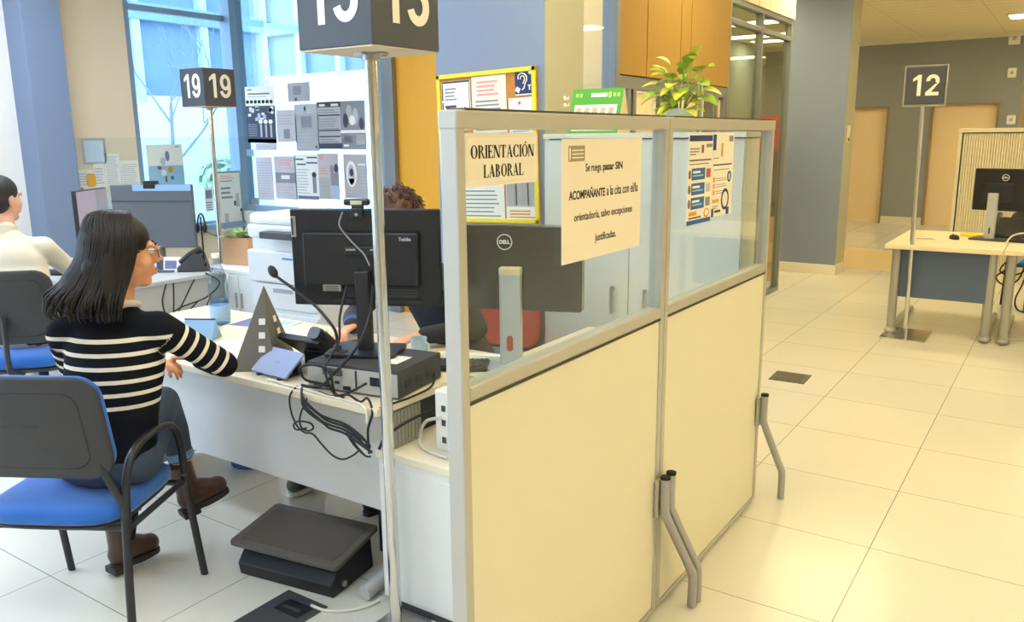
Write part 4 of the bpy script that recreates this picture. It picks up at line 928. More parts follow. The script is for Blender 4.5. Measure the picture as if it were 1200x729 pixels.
sheet('board_notice', 'wide notice with two dark logos partly behind the laminated sign', 'notice', on_board(-2.80, 1.40), .50, .205, [(.5, .3, .62, .5, 'ink_dark'), (.65, .3, .9, .42, 'ink_dark'), (.66, .05, .72, .2, 'ink_dark'), (.76, .05, .9, .2, 'ink_grey')] + lines(.05, .6, .55, .95, 5, 'ink_pale'), base='paper_grey')
sheet('board_notice', 'lower left notice of text lines on the yellow board, seen through the glass', 'notice', on_board(-2.80, 1.17), .36, .215, lines(.25, .95, .1, .8, 7, 'ink_grey', .35) + [(.25, .85, .7, .92, 'ink_orange')], base='paper')
sheet('board_notice', 'lower right notice with orange lines on the yellow board, seen through the glass', 'notice', on_board(-2.43, 1.17), .20, .215, [(.02, .35, .98, .98, 'paper_grey'), (.30, .4, .34, .9, 'ink_pale'), (.66, .4, .70, .9, 'ink_pale')] + lines(.1, .9, .08, .3, 3, 'ink_orange', .5), base='paper')
# ------------------------------------------------------------------ posters on the glazed wall (y = 5.765)
def on_wall(x, z): return frame((x, 5.735, z), (1, 0, 0), (0, 0, 1))
def poster(x0, x1, z0, z1, label, els, base='paper', name='poster', tilt=0):
    return sheet(name, label, 'poster', on_wall(x0, z0) @ rot('Z', R(tilt)), x1 - x0, z1 - z0, els, base=base, group='posters taped on the glazed wall')
e = [(.0, .0, 1, .66, 'ink_dark'), (0, 0, 1, .07, 'ink'), (.08, .93, .25, .96, 'ink_grey'), (.1, .86, .85, .885, 'ink_brown'), (.1, .82, .75, .83, 'ink_grey')]
for k in range(7): e.append((.02 + .135 * k, .70, .13 + .135 * k, .765, 'ink', 'o'))
rn = random.Random(2)
for k in range(16): x, y = rn.uniform(.05, .85), rn.uniform(.36, .6); e.append((x, y, x + .1, y + rn.uniform(.03, .09), 'paper' if k % 2 else 'ink_pale', 1))
for k in range(3): e.append((.42 + .17 * k, .34, .56 + .17 * k, .42, 'paper', 'o', 2)); e.append((.46 + .17 * k, .10, .53 + .17 * k, .33, 'paper_grey', 1 + k % 2))
e += [(.05, .12 + .04 * k, .36, .135 + .04 * k, 'ink_grey', 1) for k in range(6)]
poster(-7.184, -6.738, 1.569, 2.128, 'dark poster with a row of round icons at the left end of the glazed wall', e, 'paper_cream', tilt=-1)
poster(-7.07, -6.742, 1.492, 1.562, 'narrow pale strip of paper directly below the dark icon poster', lines(.1, .9, .2, .8, 2, 'ink_pale'), 'paper_pink')
poster(-6.528, -6.215, 1.960, 2.138, 'small lone grey poster taped above the upper row, a dark mark at its foot', [(.25, .35, .62, .82, 'ink_grey'), (.3, .05, .4, .2, 'ink_dark')] + lines(.2, .8, .2, .34, 1, 'ink_pale'), 'paper_grey')
poster(-6.723, -6.436, 1.575, 1.883, 'plain beige sheet right of the dark icon poster', lines(.1, .9, .55, .9, 4, 'ink_pale') + [(.35, .1, .65, .4, 'ink_grey')], 'paper_pink')
poster(-6.450, -6.124, 1.484, 1.933, 'grey poster with a dark picture square, third sheet of the upper row', [(0, .78, 1, 1, 'ink_pale'), (.42, .86, .5, .95, 'ink_dark'), (.28, .50, .72, .74, 'ink_grey')] + lines(.08, .95, .1, .45, 5, 'ink_pale') + [(.82, .07, .9, .12, 'ink_dark')], 'paper_grey')
poster(-6.134, -5.812, 1.504, 1.947, 'poster with dark bars between text blocks in the upper row', [(0, .88, 1, .99, 'ink_dark'), (.1, .90, .35, .95, 'paper', 1), (.6, .9, .9, .95, 'paper', 1), (.05, .70, .95, .725, 'ink'), (.05, .38, .95, .405, 'ink'), (.05, .25, .95, .275, 'ink'), (.03, .0, 1, .12, 'ink_dark')] + lines(.08, .9, .42, .68, 5, 'ink_grey', .3) + lines(.08, .9, .76, .86, 2) + lines(.08, .9, .14, .24, 2), 'paper_grey')
poster(-5.822, -5.502, 1.500, 1.945, 'poster with a grey photograph of people above a curve, last of the upper row', [(0, .0, 1, 1, 'ink_grey'), (.25, .62, .48, .92, 'paper_grey', 'o', 1), (.5, .5, .72, .85, 'ink_pale', 'o', 1), (.1, .45, .32, .75, 'ink_dark', 'o', 2), (.35, .5, .6, .7, 'paper', 'o', 2), (.75, .4, .95, .65, 'ink_dark', 'o', 1), (0, .34, 1, .40, 'paper', 1), (.6, .1, .95, .3, 'paper_grey', 1), (.1, .06, .3, .1, 'paper', 1)] + lines(.1, .5, .14, .3, 4, 'ink_pale'), 'paper_grey')
poster(-7.082, -6.829, 0.983, 1.422, 'pale lilac text sheet, first of the lower row', lines(.12, .9, .08, .92, 14, 'ink_pale', .3), 'paper_pink')
poster(-6.802, -6.482, 1.002, 1.432, 'poster with a grey band holding a white shape, second of the lower row', lines(.2, .9, .72, .95, 4, 'ink_pinkred') + [(.04, .38, .96, .62, 'ink_grey'), (.3, .47, .7, .56, 'paper', 1)] + lines(.1, .9, .08, .32, 4, 'ink_pale'), 'paper_pink')
poster(-6.495, -6.163, 1.004, 1.450, 'poster of a standing figure with a purple footer, third of the lower row', [(.05, .88, .4, .91, 'ink_dark'), (.55, .92, .98, .95, 'ink_dark'), (.1, .77, .5, .8, 'ink_dark'), (.52, .8, .98, .84, 'ink_purple'), (.72, .5, .92, .62, 'ink_dark', 'o'), (.74, .16, .9, .52, 'ink_grey'), (.08, .02, .98, .09, 'ink_purple')] + lines(.08, .6, .14, .72, 9, 'ink_pale', .35), 'paper')
poster(-6.162, -5.880, 1.023, 1.460, 'poster with a coral square and blue figures, fourth of the lower row', [(.08, .86, .26, .97, 'ink_pinkred'), (0, 0, .55, .48, 'paper_grey', 1), (.58, .55, .78, .75, 'ink_grey', 'o'), (.78, .58, .98, .78, 'ink_dark', 'o'), (.60, .3, .98, .58, 'ink_grey'), (.68, .0, .9, .3, 'ink_skyblue')] + [(.05, .06 + .1 * k, .5, .09 + .1 * k, 'ink_pale', 2) for k in range(4)] + lines(.06, .5, .55, .72, 3, 'ink_pinkred'), 'paper_pink')
poster(-5.811, -5.510, 1.043, 1.453, 'grey poster with an outlined figure in a pointed arch, last of the lower row', [(.1, .25, .55, .85, 'paper', 'o'), (.18, .3, .47, .78, 'ink_pale', 'o', 1), (.25, .5, .42, .68, 'ink_dark', 'o', 2), (.2, .3, .45, .45, 'paper', 2), (.62, .76, .95, .79, 'paper')] + lines(.62, .95, .1, .7, 8, 'ink_pale') + lines(.1, .6, .06, .18, 3, 'ink_pale'), 'paper_grey')
for z in (1.43, .93): tag(MB().box((0, 0, 0), (.11, .004, .07)).build('wall_tag', mat('tag_slate', '7f9199', .5), None, (-7.22 if z > 1 else -7.19, 5.735, z), smooth=0), ('upper' if z > 1 else 'lower') + ' small slate tag on the glazed wall at the left edge of the lower posters', 'tag')
# sheets on the corner window and on the beige wall (x = -7.37)
def on_left(y, z, x=-7.362): return frame((x, y, z), (0, 1, 0), (0, 0, 1))
sheet('window_poster', 'white and blue poster with orange dots on the corner window above the grey monitor', 'poster', on_left(4.69, 1.16, -7.366), .385, .40, [(0, 0, 1, .5, 'ink_skyblue'), (.35, .5, .5, .7, 'ink_pale', 'o'), (.5, .6, .62, .85, 'ink_purple', 'o'), (.55, .32, .70, .48, 'ink_orange', 'o', 1), (.25, .4, .38, .5, 'ink_brown', 'o', 1), (.35, .25, .5, .4, 'paper', 'o', 2), (.6, .15, .7, .25, 'ink_blue', 'o', 1), (.45, .1, .5, .25, 'ink_dark', 1), (.8, .93, .92, .96, 'ink_grey')])
sheet('window_poster', 'white notice with a dark border on the corner window above the plant box', 'poster', on_left(5.42, .66, -7.32), .30, .62, [(0, .97, 1, 1, 'ink_grey'), (0, .3, .03, .97, 'ink_grey'), (.1, .83, .6, .845, 'ink_grey'), (.7, .4, .85, .62, 'ink_pale'), (.62, .42, .7, .5, 'ink_dark'), (.86, .32, .95, .36, 'ink_dark'), (.2, .15, .35, .3, 'ink_pale'), (.15, .04, .2, .06, 'ink')] + lines(.12, .6, .55, .78, 3, 'ink_grey', .45) + lines(.12, .7, .88, .95, 2, 'ink_pinkred'))
sheet('window_poster', 'small grey printed sheet on the corner window right of the grey monitor', 'poster', on_left(5.29, .88, -7.366), .10, .24, [(.1, .55, .9, .9, 'ink_grey')] + lines(.1, .9, .05, .45, 4))
for y0, y1, z0, z1, lb, el, bs in ((4.065, 4.287, 1.398, 1.625, 'translucent blank sleeve pinned highest on the beige wall', [(.1, .08, .9, .9, 'paper_blue')], 'paper_grey'),
        (3.996, 4.144, 1.160, 1.349, 'small sheet with an orange mark lowest left on the beige wall', lines(.1, .9, .3, .9, 5, 'ink_pale') + [(.05, .02, .3, .2, 'ink_orange', 'o')], 'paper'),
        (4.150, 4.252, 1.146, 1.397, 'narrow white sheet between the orange dot and the long list on the beige wall', lines(.1, .9, .3, .9, 6, 'ink_pale') + [(.1, .03, .7, .06, 'ink_dark')], 'paper'),
        (4.254, 4.406, 1.200, 1.486, 'long white printed list in the middle of the beige wall', lines(.1, .9, .05, .95, 14, 'ink_pale', .35), 'paper'),
        (4.412, 4.590, 1.191, 1.419, 'wide white printed list at the window end of the beige wall', lines(.06, .94, .06, .9, 10, 'ink_pale', .35), 'paper'),
        (4.126, 4.278, .905, 1.136, 'white sheet low on the beige wall behind the side monitor', lines(.1, .9, .1, .9, 8, 'ink_pale'), 'paper_blue')):
    sheet('wall_sheet', lb, 'paper', on_left(y0, z0), y1 - y0, z1 - z0, el, base=bs, group='sheets on the beige wall')
b = MB(); b.prism(rrect(.085, .12, .03, 5), 0, .003)
tag(b.build('yellow_sticker', mat('sticker_amber', 'f4ae1c', .5), None, smooth=0, M=on_left(4.115, 1.255, -7.355)), 'amber yellow sticker on the sheets of the beige wall', 'sticker')

# ------------------------------------------------------------------ desk 19 with its things
t = thing('office_desk', 'grey topped desk by the corner window, carrying the grey monitor', 'desk', (-5.45, 3.05, 0))
MB().box((-.78, -.42, .715), (.79, .42, .74)).build('desktop', mat('desk_grey_top', 'b9b8b4', .4), t, smooth=0, bevel=.003)
MB().box((-.74, -.32, .30), (.745, -.30, .70)).build('front_panel', mat('desk_back_panel', 'b3b2ad', .5), t, smooth=0)
MB().box((.755, -.40, .3), (.775, .40, .712)).build('side_panel', mat('desk_back_panel', 'b3b2ad', .5), t, smooth=0)
for sx, sy in ((-.74, -.37), (.74, -.37), (-.74, .37), (.74, .37)): MB().box((sx - .025, sy - .025, 0), (sx + .025, sy + .025, .715)).build('leg', M_TUBE, t, smooth=0, bevel=.004)
b = MB(); b.box((-.7, .05, .64), (.74, .15, .70)); b.build('cable_tray', mat('tray_brown', '6b625a', .6), t, smooth=0)
M_MGREY = mat('monitor_grey_rear', '5d6269', .45)
t = thing('monitor', 'wide grey monitor seen from behind at desk 19, a webcam clipped on top', 'monitor', (-5.05, 3.24, .741), R(30))
MB().prism(rrect(.24, .18, .02), 0, .012).build('stand_base', M_MGREY, t, smooth=40)
MB().box((-.03, -.005, .01), (.03, .025, .32)).build('stand_column', M_MGREY, t, smooth=0, bevel=.004)
MB().box((-.275, -.045, .16), (.275, -.005, .575)).build('rear_shell', M_MGREY, t, smooth=0, bevel=.006)
MB().box((-.275, -.048, .465), (.275, -.040, .470)).build('shell_groove', M_CHAR, t, smooth=0)
MB().box((-.12, -.047, .535), (.274, -.0435, .574)).build('blue_sticker_band', mat('band_blue', '8fb4dc', .4), t, smooth=0)
MB().box((-.268, -.0055, .17), (.268, -.0035, .57)).build('screen', mat('screen_lit', '9fb4c8', .2), t, smooth=0)
b = MB(); b.box((-.05, -.04, .577), (.04, .0, .60)); b.box((-.045, -.05, .55), (.035, -.044, .58)); b.build('webcam', M_BLK2, t, smooth=0, bevel=.004)
t = thing('monitor', 'slim monitor seen almost edge on, its pale screen turned to the man in cream', 'monitor', (-5.72, 3.16, .741), R(128))
MB().prism(rrect(.2, .15, .02), 0, .012).build('stand_base', M_BLK2, t, smooth=40)
MB().box((-.025, .0, .01), (.025, .03, .3)).build('stand_column', M_BLK2, t, smooth=0, bevel=.004)
MB().box((-.25, -.03, .20), (.25, .0, .53)).build('rear_shell', M_BLK2, t, smooth=0, bevel=.005)
MB().box((-.243, -.033, .207), (.243, -.0295, .523)).build('screen', mat('screen_pink_grey', 'b9a9b9', .25), t, smooth=0)
MB().box((-.10, .0, .26), (.10, .04, .44)).build('rear_bulge', M_BLK, t, smooth=0, bevel=.006)
t = thing('desk_phone', 'dark desk phone tilted on the corner of desk 19 beside the grey monitor', 'telephone', (-4.86, 3.36, .741), R(40))
b = MB(); b.prism([(-.09, 0), (.09, 0), (.06, .11), (.03, .13), (-.09, .03)], -.08, .08, rot('X', R(90))); b.build('body', M_CHAR, t, smooth=0, bevel=.006)
b = MB(); b.tube(spline([(-.07, -.05, .06), (0, -.055, .115), (.07, -.05, .15)], 5), .02, 8); b.build('handset', M_BLK2, t, smooth=60)
t = thing('headset', 'dark headset hanging at the right edge of the grey monitor', 'headset', (-4.80, 3.40, .741), R(30))
b = MB(); b.tube([(0, 0, .0), (0, 0, .36)], .006, 8); b.lathe([(0, 0), (.05, 0), (.05, .008), (0, .01)], 16); b.build('stand', M_BLK2, t, smooth=40)
b = MB(); b.tube(spline([(-.02, -.01, .28), (-.015, -.01, .34), (.0, -.01, .375), (.02, -.01, .37), (.035, -.01, .30)], 5), .006, 6); b.build('headband', M_BLK, t, smooth=60)
b = MB(); b.ell((-.02, -.015, .285), (.012, .028, .032)); b.ell((.03, -.015, .285), (.012, .028, .032)); b.build('ear_cushion', M_BLK, t, smooth=180)
b = MB(); b.tube(spline([(.03, -.02, .27), (.08, -.03, .245), (.12, -.04, .235)], 4), .003, 6); b.build('microphone_boom', M_BLK, t, smooth=60)
t = thing('keyboard', 'black keyboard under the hand of the man in cream', 'keyboard', (-5.46, 2.82, .741), R(28))
MB().box((-.21, -.065, 0), (.21, .065, .018)).build('case', M_BLK2, t, smooth=0, bevel=.003)
b = MB()
for i in range(22):
    for j in range(5): b.cbox((-.195 + i * .0185, -.046 + j * .023, .02), (.015, .018, .006))
b.build('keys', M_CHAR, t, smooth=0)
flat('document', 'white sheet on desk 19 below the pale side screen', 'papers', -5.1, 2.78, .741, .21, .297, 40, lines(.1, .9, .1, .9, 10, 'ink_pale'))
t = thing('name_card', 'small white card with a colour photo standing against the grey monitor', 'card', (-4.93, 3.24, .741), R(30))
MB().box((-.06, -.002, 0), (.06, .002, .10), rot('X', R(-12))).build('card', MATS['paper'], t, smooth=0)
MB().box((-.05, -.0035, .02), (.03, -.002, .075), rot('X', R(-12))).build('photo', MATS['ink_purple'], t, smooth=0)
for lb, pts in (('dark cable hanging in a long loop from the right end of desk 19', [(-4.64, 3.2, .72), (-4.62, 3.1, .60), (-4.62, 3.0, .45), (-4.62, 3.06, .38), (-4.62, 3.2, .46), (-4.62, 3.3, .6)]),
                ('dark cable hanging in a short loop beside desk 19', [(-4.64, 3.0, .72), (-4.62, 2.95, .62), (-4.62, 2.98, .52), (-4.62, 3.1, .52), (-4.62, 3.2, .58)]),
                ('dark cable stretched from the desk 19 corner towards the white cabinet', [(-4.66, 3.3, .748), (-4.60, 3.36, .68), (-4.60, 3.25, .60), (-4.61, 3.05, .56), (-4.615, 2.95, .50)]),
                ('dark cable swinging low under the phone of desk 19', [(-4.64, 3.05, .72), (-4.61, 3.0, .5), (-4.61, 2.9, .36), (-4.61, 3.02, .3), (-4.61, 3.1, .34)])):
    cable(lb, pts, .005)
cable('white cable looping over the corner of desk 19 beside the white cabinet', [(-4.66, 3.40, .748), (-4.62, 3.44, .72), (-4.60, 3.40, .64), (-4.60, 3.42, .58), (-4.62, 3.44, .56)], .006, M_CABW2)
cable('dark cable from the phone lying over the corner of desk 19', [(-4.80, 3.40, .75), (-4.74, 3.37, .80), (-4.69, 3.36, .77), (-4.66, 3.34, .75)], .005)
# transparent screen standing behind desk 19
t = thing('acrylic_screen', 'clear acrylic screen standing along the far side of desk 19', 'acrylic screen', (-5.3, 3.50, .741), R(33))
MB().box((-.62, -.003, .03), (.62, .003, .88)).build('sheet', glass_mat('acrylic_clear', 'f6fafa', 1.0), t, smooth=0)
for x in (-.5, .5): MB().box((x - .04, -.05, 0), (x + .04, .05, .04)).build('foot', mat('acrylic_foot', 'cfd6da', .3), t, smooth=0, bevel=.004)

# low white cabinet, plant box and the copier
t = thing('low_cabinet', 'long low white cabinet carrying the plant box, left of the copier', 'cabinet', (-4.90, 3.47, 0))
MB().box((0, .0, .04), (.73, .45, .725)).build('body', M_CABW, t, smooth=0, bevel=.002)
MB().box((-.008, -.008, .725), (.738, .46, .75)).build('top', M_CABW, t, smooth=0, bevel=.003)
for x0, x1 in ((.01, .362), (.368, .72)):
    d = MB().box((x0, -.012, .06), (x1, .002, .715)).build('door', mat('cabinet_door_white', 'd8dad8', .4), t, smooth=0, bevel=.0015)
    MB().box((x1 - .03 if x0 < .1 else x0 + .02, -.024, .5), (x1 - .02 if x0 < .1 else x0 + .03, -.012, .6)).build('handle', M_STEEL, d, smooth=0)
MB().box((.02, .02, 0), (.71, .43, .04)).build('plinth', M_CHAR, t, smooth=0)
t = thing('planter_box', 'cardboard coloured planter box with a pale green plant on the long low cabinet', 'potted plant', (-4.76, 3.72, .75), R(8))
w_ = MB(); w_.box((-.12, -.11, 0), (.12, -.102, .19)); w_.box((-.12, .102, 0), (.12, .11, .19)); w_.box((-.12, -.102, 0), (-.112, .102, .19)); w_.box((.112, -.102, 0), (.12, .102, .19)); w_.box((-.112, -.102, 0), (.112, .102, .008))
w_.build('box', mat('cardboard_tan', 'c69b73', .8, var=.05), t, smooth=0)
MB().box((-.112, -.102, .13), (.112, .102, .165)).build('soil', mat('soil', '3b2d22', .95), t, smooth=0)
b = MB(); rn = random.Random(4)
for i in range(80):
    a = rn.uniform(0, 6.28); r_ = rn.uniform(0, .10); base = Vector((r_ * math.cos(a), r_ * math.sin(a) * .9, .165)); d = Vector((math.cos(a) * rn.uniform(.2, .9), math.sin(a) * rn.uniform(.2, .9), rn.uniform(.4, 1)))
    leaf(b, base + d * .015, d, Vector((-.3, -.2, 1)), rn.uniform(.09, .15), .019, .25, .5, heart=False, n=5)
b.build('leaves', mat('leaf_pale_green', 'a7ba86', .5, var=.25, vscale=30), t, smooth=60)
t = thing('copier', 'tall white office copier partly hidden by the black monitor', 'copier', (-3.86, 3.50, 0), R(3))
MW = mat('copier_white', 'd9dcdf', .4); MS = mat('copier_trim_grey', '9fa6ae', .5)  # plain darker grey for the waist and tray handles
MB().box((-.28, -.24, .03), (.28, .28, .74)).build('lower_body', MW, t, smooth=0, bevel=.012)
MB().box((-.285, -.26, .755), (.285, .28, .95)).build('print_body', MW, t, smooth=0, bevel=.014)
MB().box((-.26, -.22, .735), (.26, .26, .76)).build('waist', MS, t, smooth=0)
MB().box((-.29, -.24, 1.02), (.29, .28, 1.10)).build('scanner_body', MW, t, smooth=0, bevel=.014)
MB().box((-.27, -.22, .945), (.27, .27, 1.025)).build('output_bay', MW, t, smooth=0)
MB().box((-.28, -.23, 1.10), (.28, .27, 1.165)).build('feeder_lid', mat('copier_lid', 'e4e6e8', .4), t, smooth=0, bevel=.02)
for z in (.20, .42, .60):
    d = MB().box((-.27, -.253, z), (.27, -.235, z + .15)).build('paper_tray', MW, t, smooth=0, bevel=.004)
    MB().box((-.08, -.258, z + .1), (.08, -.252, z + .125)).build('tray_handle', MS, d, smooth=0)
MB().box((-.10, -.32, 1.03), (.20, -.23, 1.07)).build('control_panel', M_CHAR, t, smooth=0, bevel=.006)
MB().box((.02, -.265, .905), (.10, -.258, .915)).build('blue_strip', mat('strip_blue', '2f7fc8', .4), t, smooth=0)

# ------------------------------------------------------------------ the office chairs
M_BLUEFAB = mat('fabric_royal_blue', '1a64ba', .85, bump=.5, bscale=600, sheen=.3); M_FRAMEBLK = mat('chair_frame_black', '1d1d20', .4); M_SHELL = mat('chair_shell_charcoal', '36373a', .55, bump=.2, bscale=500)
def cushion(w, d, h, nx=14, ny=14, crown=.015, rc=.06):
    """rounded cushion: superellipse footprint, domed top, closed"""
    def outline(s):
        out = []
        for k in range(40):
            a = 2 * PI * k / 40; ca, sa = math.cos(a), math.sin(a); n = 4.5
            r = (abs(ca) ** n + abs(sa) ** n) ** (-1 / n); out.append((w / 2 * s * r * ca, d / 2 * s * r * sa))
        return out
    rings = []
    for s, z in ((.90, 0), (.98, h * .12), (1, h * .4), (.99, h * .65), (.95, h * .85), (.85, h), (.6, h + crown * .7), (.3, h + crown), (.02, h + crown * 1.05)):
        rings.append([(x, y, z) for x, y in outline(s)])
    return rings
def shell(w, h, bend, th=.012, curve=.03, n=16, m=10):
    """upright curved back shell, x right, z up, facing +y (front), rounded corners"""
    pts = rrect(w, h, min(w, h) * .22, 6); f = []; bk = []
    def P(x, z): return -curve * (1 - (2 * x / w) ** 2) + bend * ((z / h) ** 2)
    fr = [(x, P(x, z) + th, z) for x, z in pts]; br = [(x, P(x, z), z) for x, z in pts]
    rings = []
    for s in (.02, .35, .7, .9, .97): rings.append([(x * s, P(x * s, z * s) + th, z * s) for x, z in pts])
    rings.append([(x, P(x, z) + th * .7, z) for x, z in pts]); rings.append([(x, P(x, z) + th * .3, z) for x, z in pts])
    for s in (.97, .9, .7, .35, .02): rings.append([(x * s, P(x * s, z * s), z * s) for x, z in pts])
    return rings
def visitor_chair(label, loc, rz, group=None):
    t = thing('visitor_chair', label, 'chair', loc, rz, group)
    MB().loft(cushion(.475, .46, .055)).build('seat', M_BLUEFAB, t, (0, -.005, .425), smooth=60)
    MB().loft(cushion(.45, .43, .02, crown=0)).build('seat_shell', M_SHELL, t, (0, -.005, .408), smooth=60)
    Mb = tr(.01, -.265, .765) @ rot('X', R(11))
    bs = MB().loft(shell(.505, .345, .02, .016, .035), True, Mb).build('backrest', M_SHELL, t, smooth=50)
    MB().loft(shell(.50, .335, .02, .026, .035), True, Mb @ tr(0, .012, 0)).build('back_cushion', M_BLUEFAB, bs, smooth=50)
    b = MB(); rr = rrect(.385, .255, .05, 5)
    b.tube([Mb @ Vector((x, -.035 * (1 - (2 * x / .485) ** 2) + .02 * (z / .345) ** 2 - .001, z)) for x, z in rr + rr[:1]], .0028, 6); b.build('shell_groove', mat('groove_black', '2a2b2d', .6), bs, smooth=60)
    b = MB(); b.box((-.11, -.034, .02), (.07, -.030, .026), Mb @ rot('Z', 0)); b.build('shell_slot', mat('groove_black', '2a2b2d', .6), bs, smooth=0)
    def ov(p, nm, r=.0145): MB().tube(spline(p, 5), r, 10, ry=r * .72).build(nm, M_FRAMEBLK, t, smooth=60)
    for s in (-1, 1):
        x = s * .262
        ov([(x, .255, .003), (x - s * .005, .215, .25), (x - s * .008, .185, .43)], 'leg')
        ov([(x, -.25, .003), (x - s * .004, -.225, .25), (x - s * .006, -.205, .43), (x - s * .010, -.205, .50), (s * .225, -.235, .62), (s * .215, -.25, .72)], 'leg')
        a = MB(); a.tube(spline([(x, -.205, .45), (x + s * .006, -.20, .56), (x + s * .012, -.165, .640), (x + s * .014, -.09, .668), (x + s * .014, .03, .666), (x + s * .012, .105, .640), (x + s * .006, .155, .56), (x, .178, .44)], 6), .0145, 10, ry=.011)
        a.build('armrest', M_FRAMEBLK, t, smooth=60)
    b = MB()
    for y in (-.18, .17): b.tube([(-.255, y, .405), (.255, y, .405)], .011, 8)
    for sx in (-.25, .25): b.tube([(sx, -.2, .405), (sx, .19, .405)], .011, 8)
    b.build('seat_frame', M_FRAMEBLK, t, smooth=60)
    return t
# footprint centre from the three visible feet; faces the desk, turned a little to the left
visitor_chair('blue visitor chair with black armrests under the woman in the striped sweater', (-2.66, 1.345, 0), R(29.5))

def task_chair(label, loc, rz, fab, back_h=.5):
    t = thing('office_chair', label, 'chair', loc, rz)
    MB().loft(cushion(.49, .47, .065)).build('seat', fab, t, (0, 0, .425), smooth=60)
    MB().loft(cushion(.47, .45, .03, crown=0)).build('seat_shell', M_SHELL, t, (0, 0, .398), smooth=60)
    Mb = tr(0, -.27, .765) @ rot('X', R(8))
    bs = MB().loft(shell(.47, back_h * .86, .03, .018, .04), True, Mb).build('backrest', M_SHELL, t, smooth=50)
    MB().loft(shell(.44, back_h * .80, .03, .04, .04), True, Mb @ tr(0, .014, 0)).build('back_cushion', fab, bs, smooth=50)
    rr = rrect(.38, back_h * .66, .06, 5)
    b = MB(); b.tube([Mb @ Vector((x, -.04 * (1 - (2 * x / .47) ** 2) + .03 * (z / (back_h * .86)) ** 2 - .001, z)) for x, z in rr + rr[:1]], .003, 6); b.build('shell_groove', mat('groove_black', '2a2b2d', .6), bs, smooth=60)
    b = MB(); b.tube(spline([(0, -.05, .40), (0, -.25, .40), (0, -.33, .46), (0, -.325, .60), (0, -.318, .72)], 5), .026, 10, ry=.012); b.build('back_support', M_SHELL, t, smooth=60)
    MB().cyl((0, 0, .11), (0, 0, .41), .027, 16).build('gas_column', M_STEEL, t, smooth=40)
    for i in range(5):
        a = 2 * PI * i / 5 + .3; c_, s_ = math.cos(a), math.sin(a)
        f = MB().tube([(0, 0, .12), (.15 * c_, .15 * s_, .105), (.28 * c_, .28 * s_, .075)], [.03, .024, .018], 10).build('base_spoke', M_TUBE, t, smooth=60)
        b = MB()
        for q in (-.012, .012):
            p = Vector((.285 * c_ - s_ * q, .285 * s_ + c_ * q, .028)); d = Vector((-s_, c_, 0)) * .009
            b.cyl(p - d, p + d, .027, 14)
        b.build('caster', M_BLK2, f, smooth=40)
    return t
task_chair('black backed chair with a blue seat under the man in the cream shirt', (-4.68, 2.165, 0), R(47), M_BLUEFAB, .46)
task_chair('red office chair of the worker at the far side of the maple desk', (-2.30, 3.10, 0), R(184), mat('fabric_brick_red', 'b5453a', .85, bump=.4, bscale=600), .5)

# ------------------------------------------------------------------ the far right
t = thing('office_table', 'cream topped table with a dark blue front panel beside the sign numbered 12', 'table', (-.79, 7.10, 0))
MB().box((-.415, 0, .70), (.405, 1.2, .735)).build('tabletop', mat('tabletop_cream', 'e3d6b6', .4, var=.02), t, smooth=0, bevel=.003)
MB().box((-.34, .10, .305), (.33, .118, .69)).build('front_panel', mat('panel_slate_blue', '51617a', .5), t, smooth=0)
MS2 = mat('table_leg_silver', 'aaa89f', .35, .5)
def tleg(parent, x, y, s):
    l = MB(); l.tube([(x, y, .04), (x, y, .70)], .034, 12, ry=.026); l.build('leg', MS2, parent, smooth=60)
    f = MB(); f.tube(spline([(x, y - .02, .03), (x, y + .2, .045), (x, y + .55, .045), (x, y + 1.0, .03)], 4), .026, 10, ry=.024); f.build('foot_bar', MS2, parent, smooth=60)
    c_ = MB(); c_.ell((x, y - .02, .028), (.046, .05, .028)); c_.build('foot_cap', MS2, parent, smooth=180)
    g = MB(); g.prism([(0, .70), (s * .07, .70), (0, .62)], -.004, .004, tr(x + s * .03, y + .02, 0) @ rot('X', R(90))); g.build('bracket', mat('bracket_white', 'd9d4c6', .5), parent, smooth=0)
tleg(t, -.335, .09, 1); tleg(t, .335, .12, -1)
t2 = thing('office_table', 'second cream topped table at the right edge, cables hanging below it', 'table', (.03, 7.12, 0))
MB().box((-.41, 0, .70), (.9, 1.2, .735)).build('tabletop', MATS['tabletop_cream'], t2, smooth=0, bevel=.003)
MB().box((-.26, .30, .22), (.8, .318, .69)).build('front_panel', MATS['panel_slate_blue'], t2, smooth=0)
tleg(t2, -.36, .10, 1); tleg(t2, .82, .10, -1)
t = thing('monitor', 'black monitor on a silver stand upon the far right table', 'monitor', (-.53, 7.80, .736), R(-12))
MB().prism(rrect(.27, .20, .008), 0, .010).build('stand_base', M_CHAR, t, smooth=40)
MB().box((-.045, -.02, .008), (.03, .02, .38)).build('stand_column', mat('silver_plastic', 'bfc3c6', .35, .35), t, smooth=0, bevel=.006)
MB().box((-.012, -.0215, .05), (.0, -.0195, .10)).build('cable_slot', M_BLK, t, smooth=0)
MB().box((-.17, .03, .235), (.40, .06, .575)).build('rear_shell', M_BLK, t, smooth=0, bevel=.008)
MB().box((-.1, .018, .30), (.13, .032, .46)).build('rear_bulge', M_BLK2, t, smooth=0, bevel=.006)
b = MB(); b.lathe([(.022, 0), (.027, 0), (.027, .001), (.022, .001), (.022, 0)], 30); b.build('logo_ring', mat('logo_white', 'e8e6df', .4), t, M=frame((.06, .0288, .505), (1, 0, 0), (0, 0, 1)), smooth=40)
lettering('DELL', mat('logo_white', 'e8e6df', .4), t, frame((.06, .0290, .505), (1, 0, 0), (0, 0, 1)), .02, .001, fit=(.036, .012))
t = thing('desk_phone', 'black desk phone behind the silver monitor stand on the right hand table', 'telephone', (-.42, 8.02, .736), R(-10))
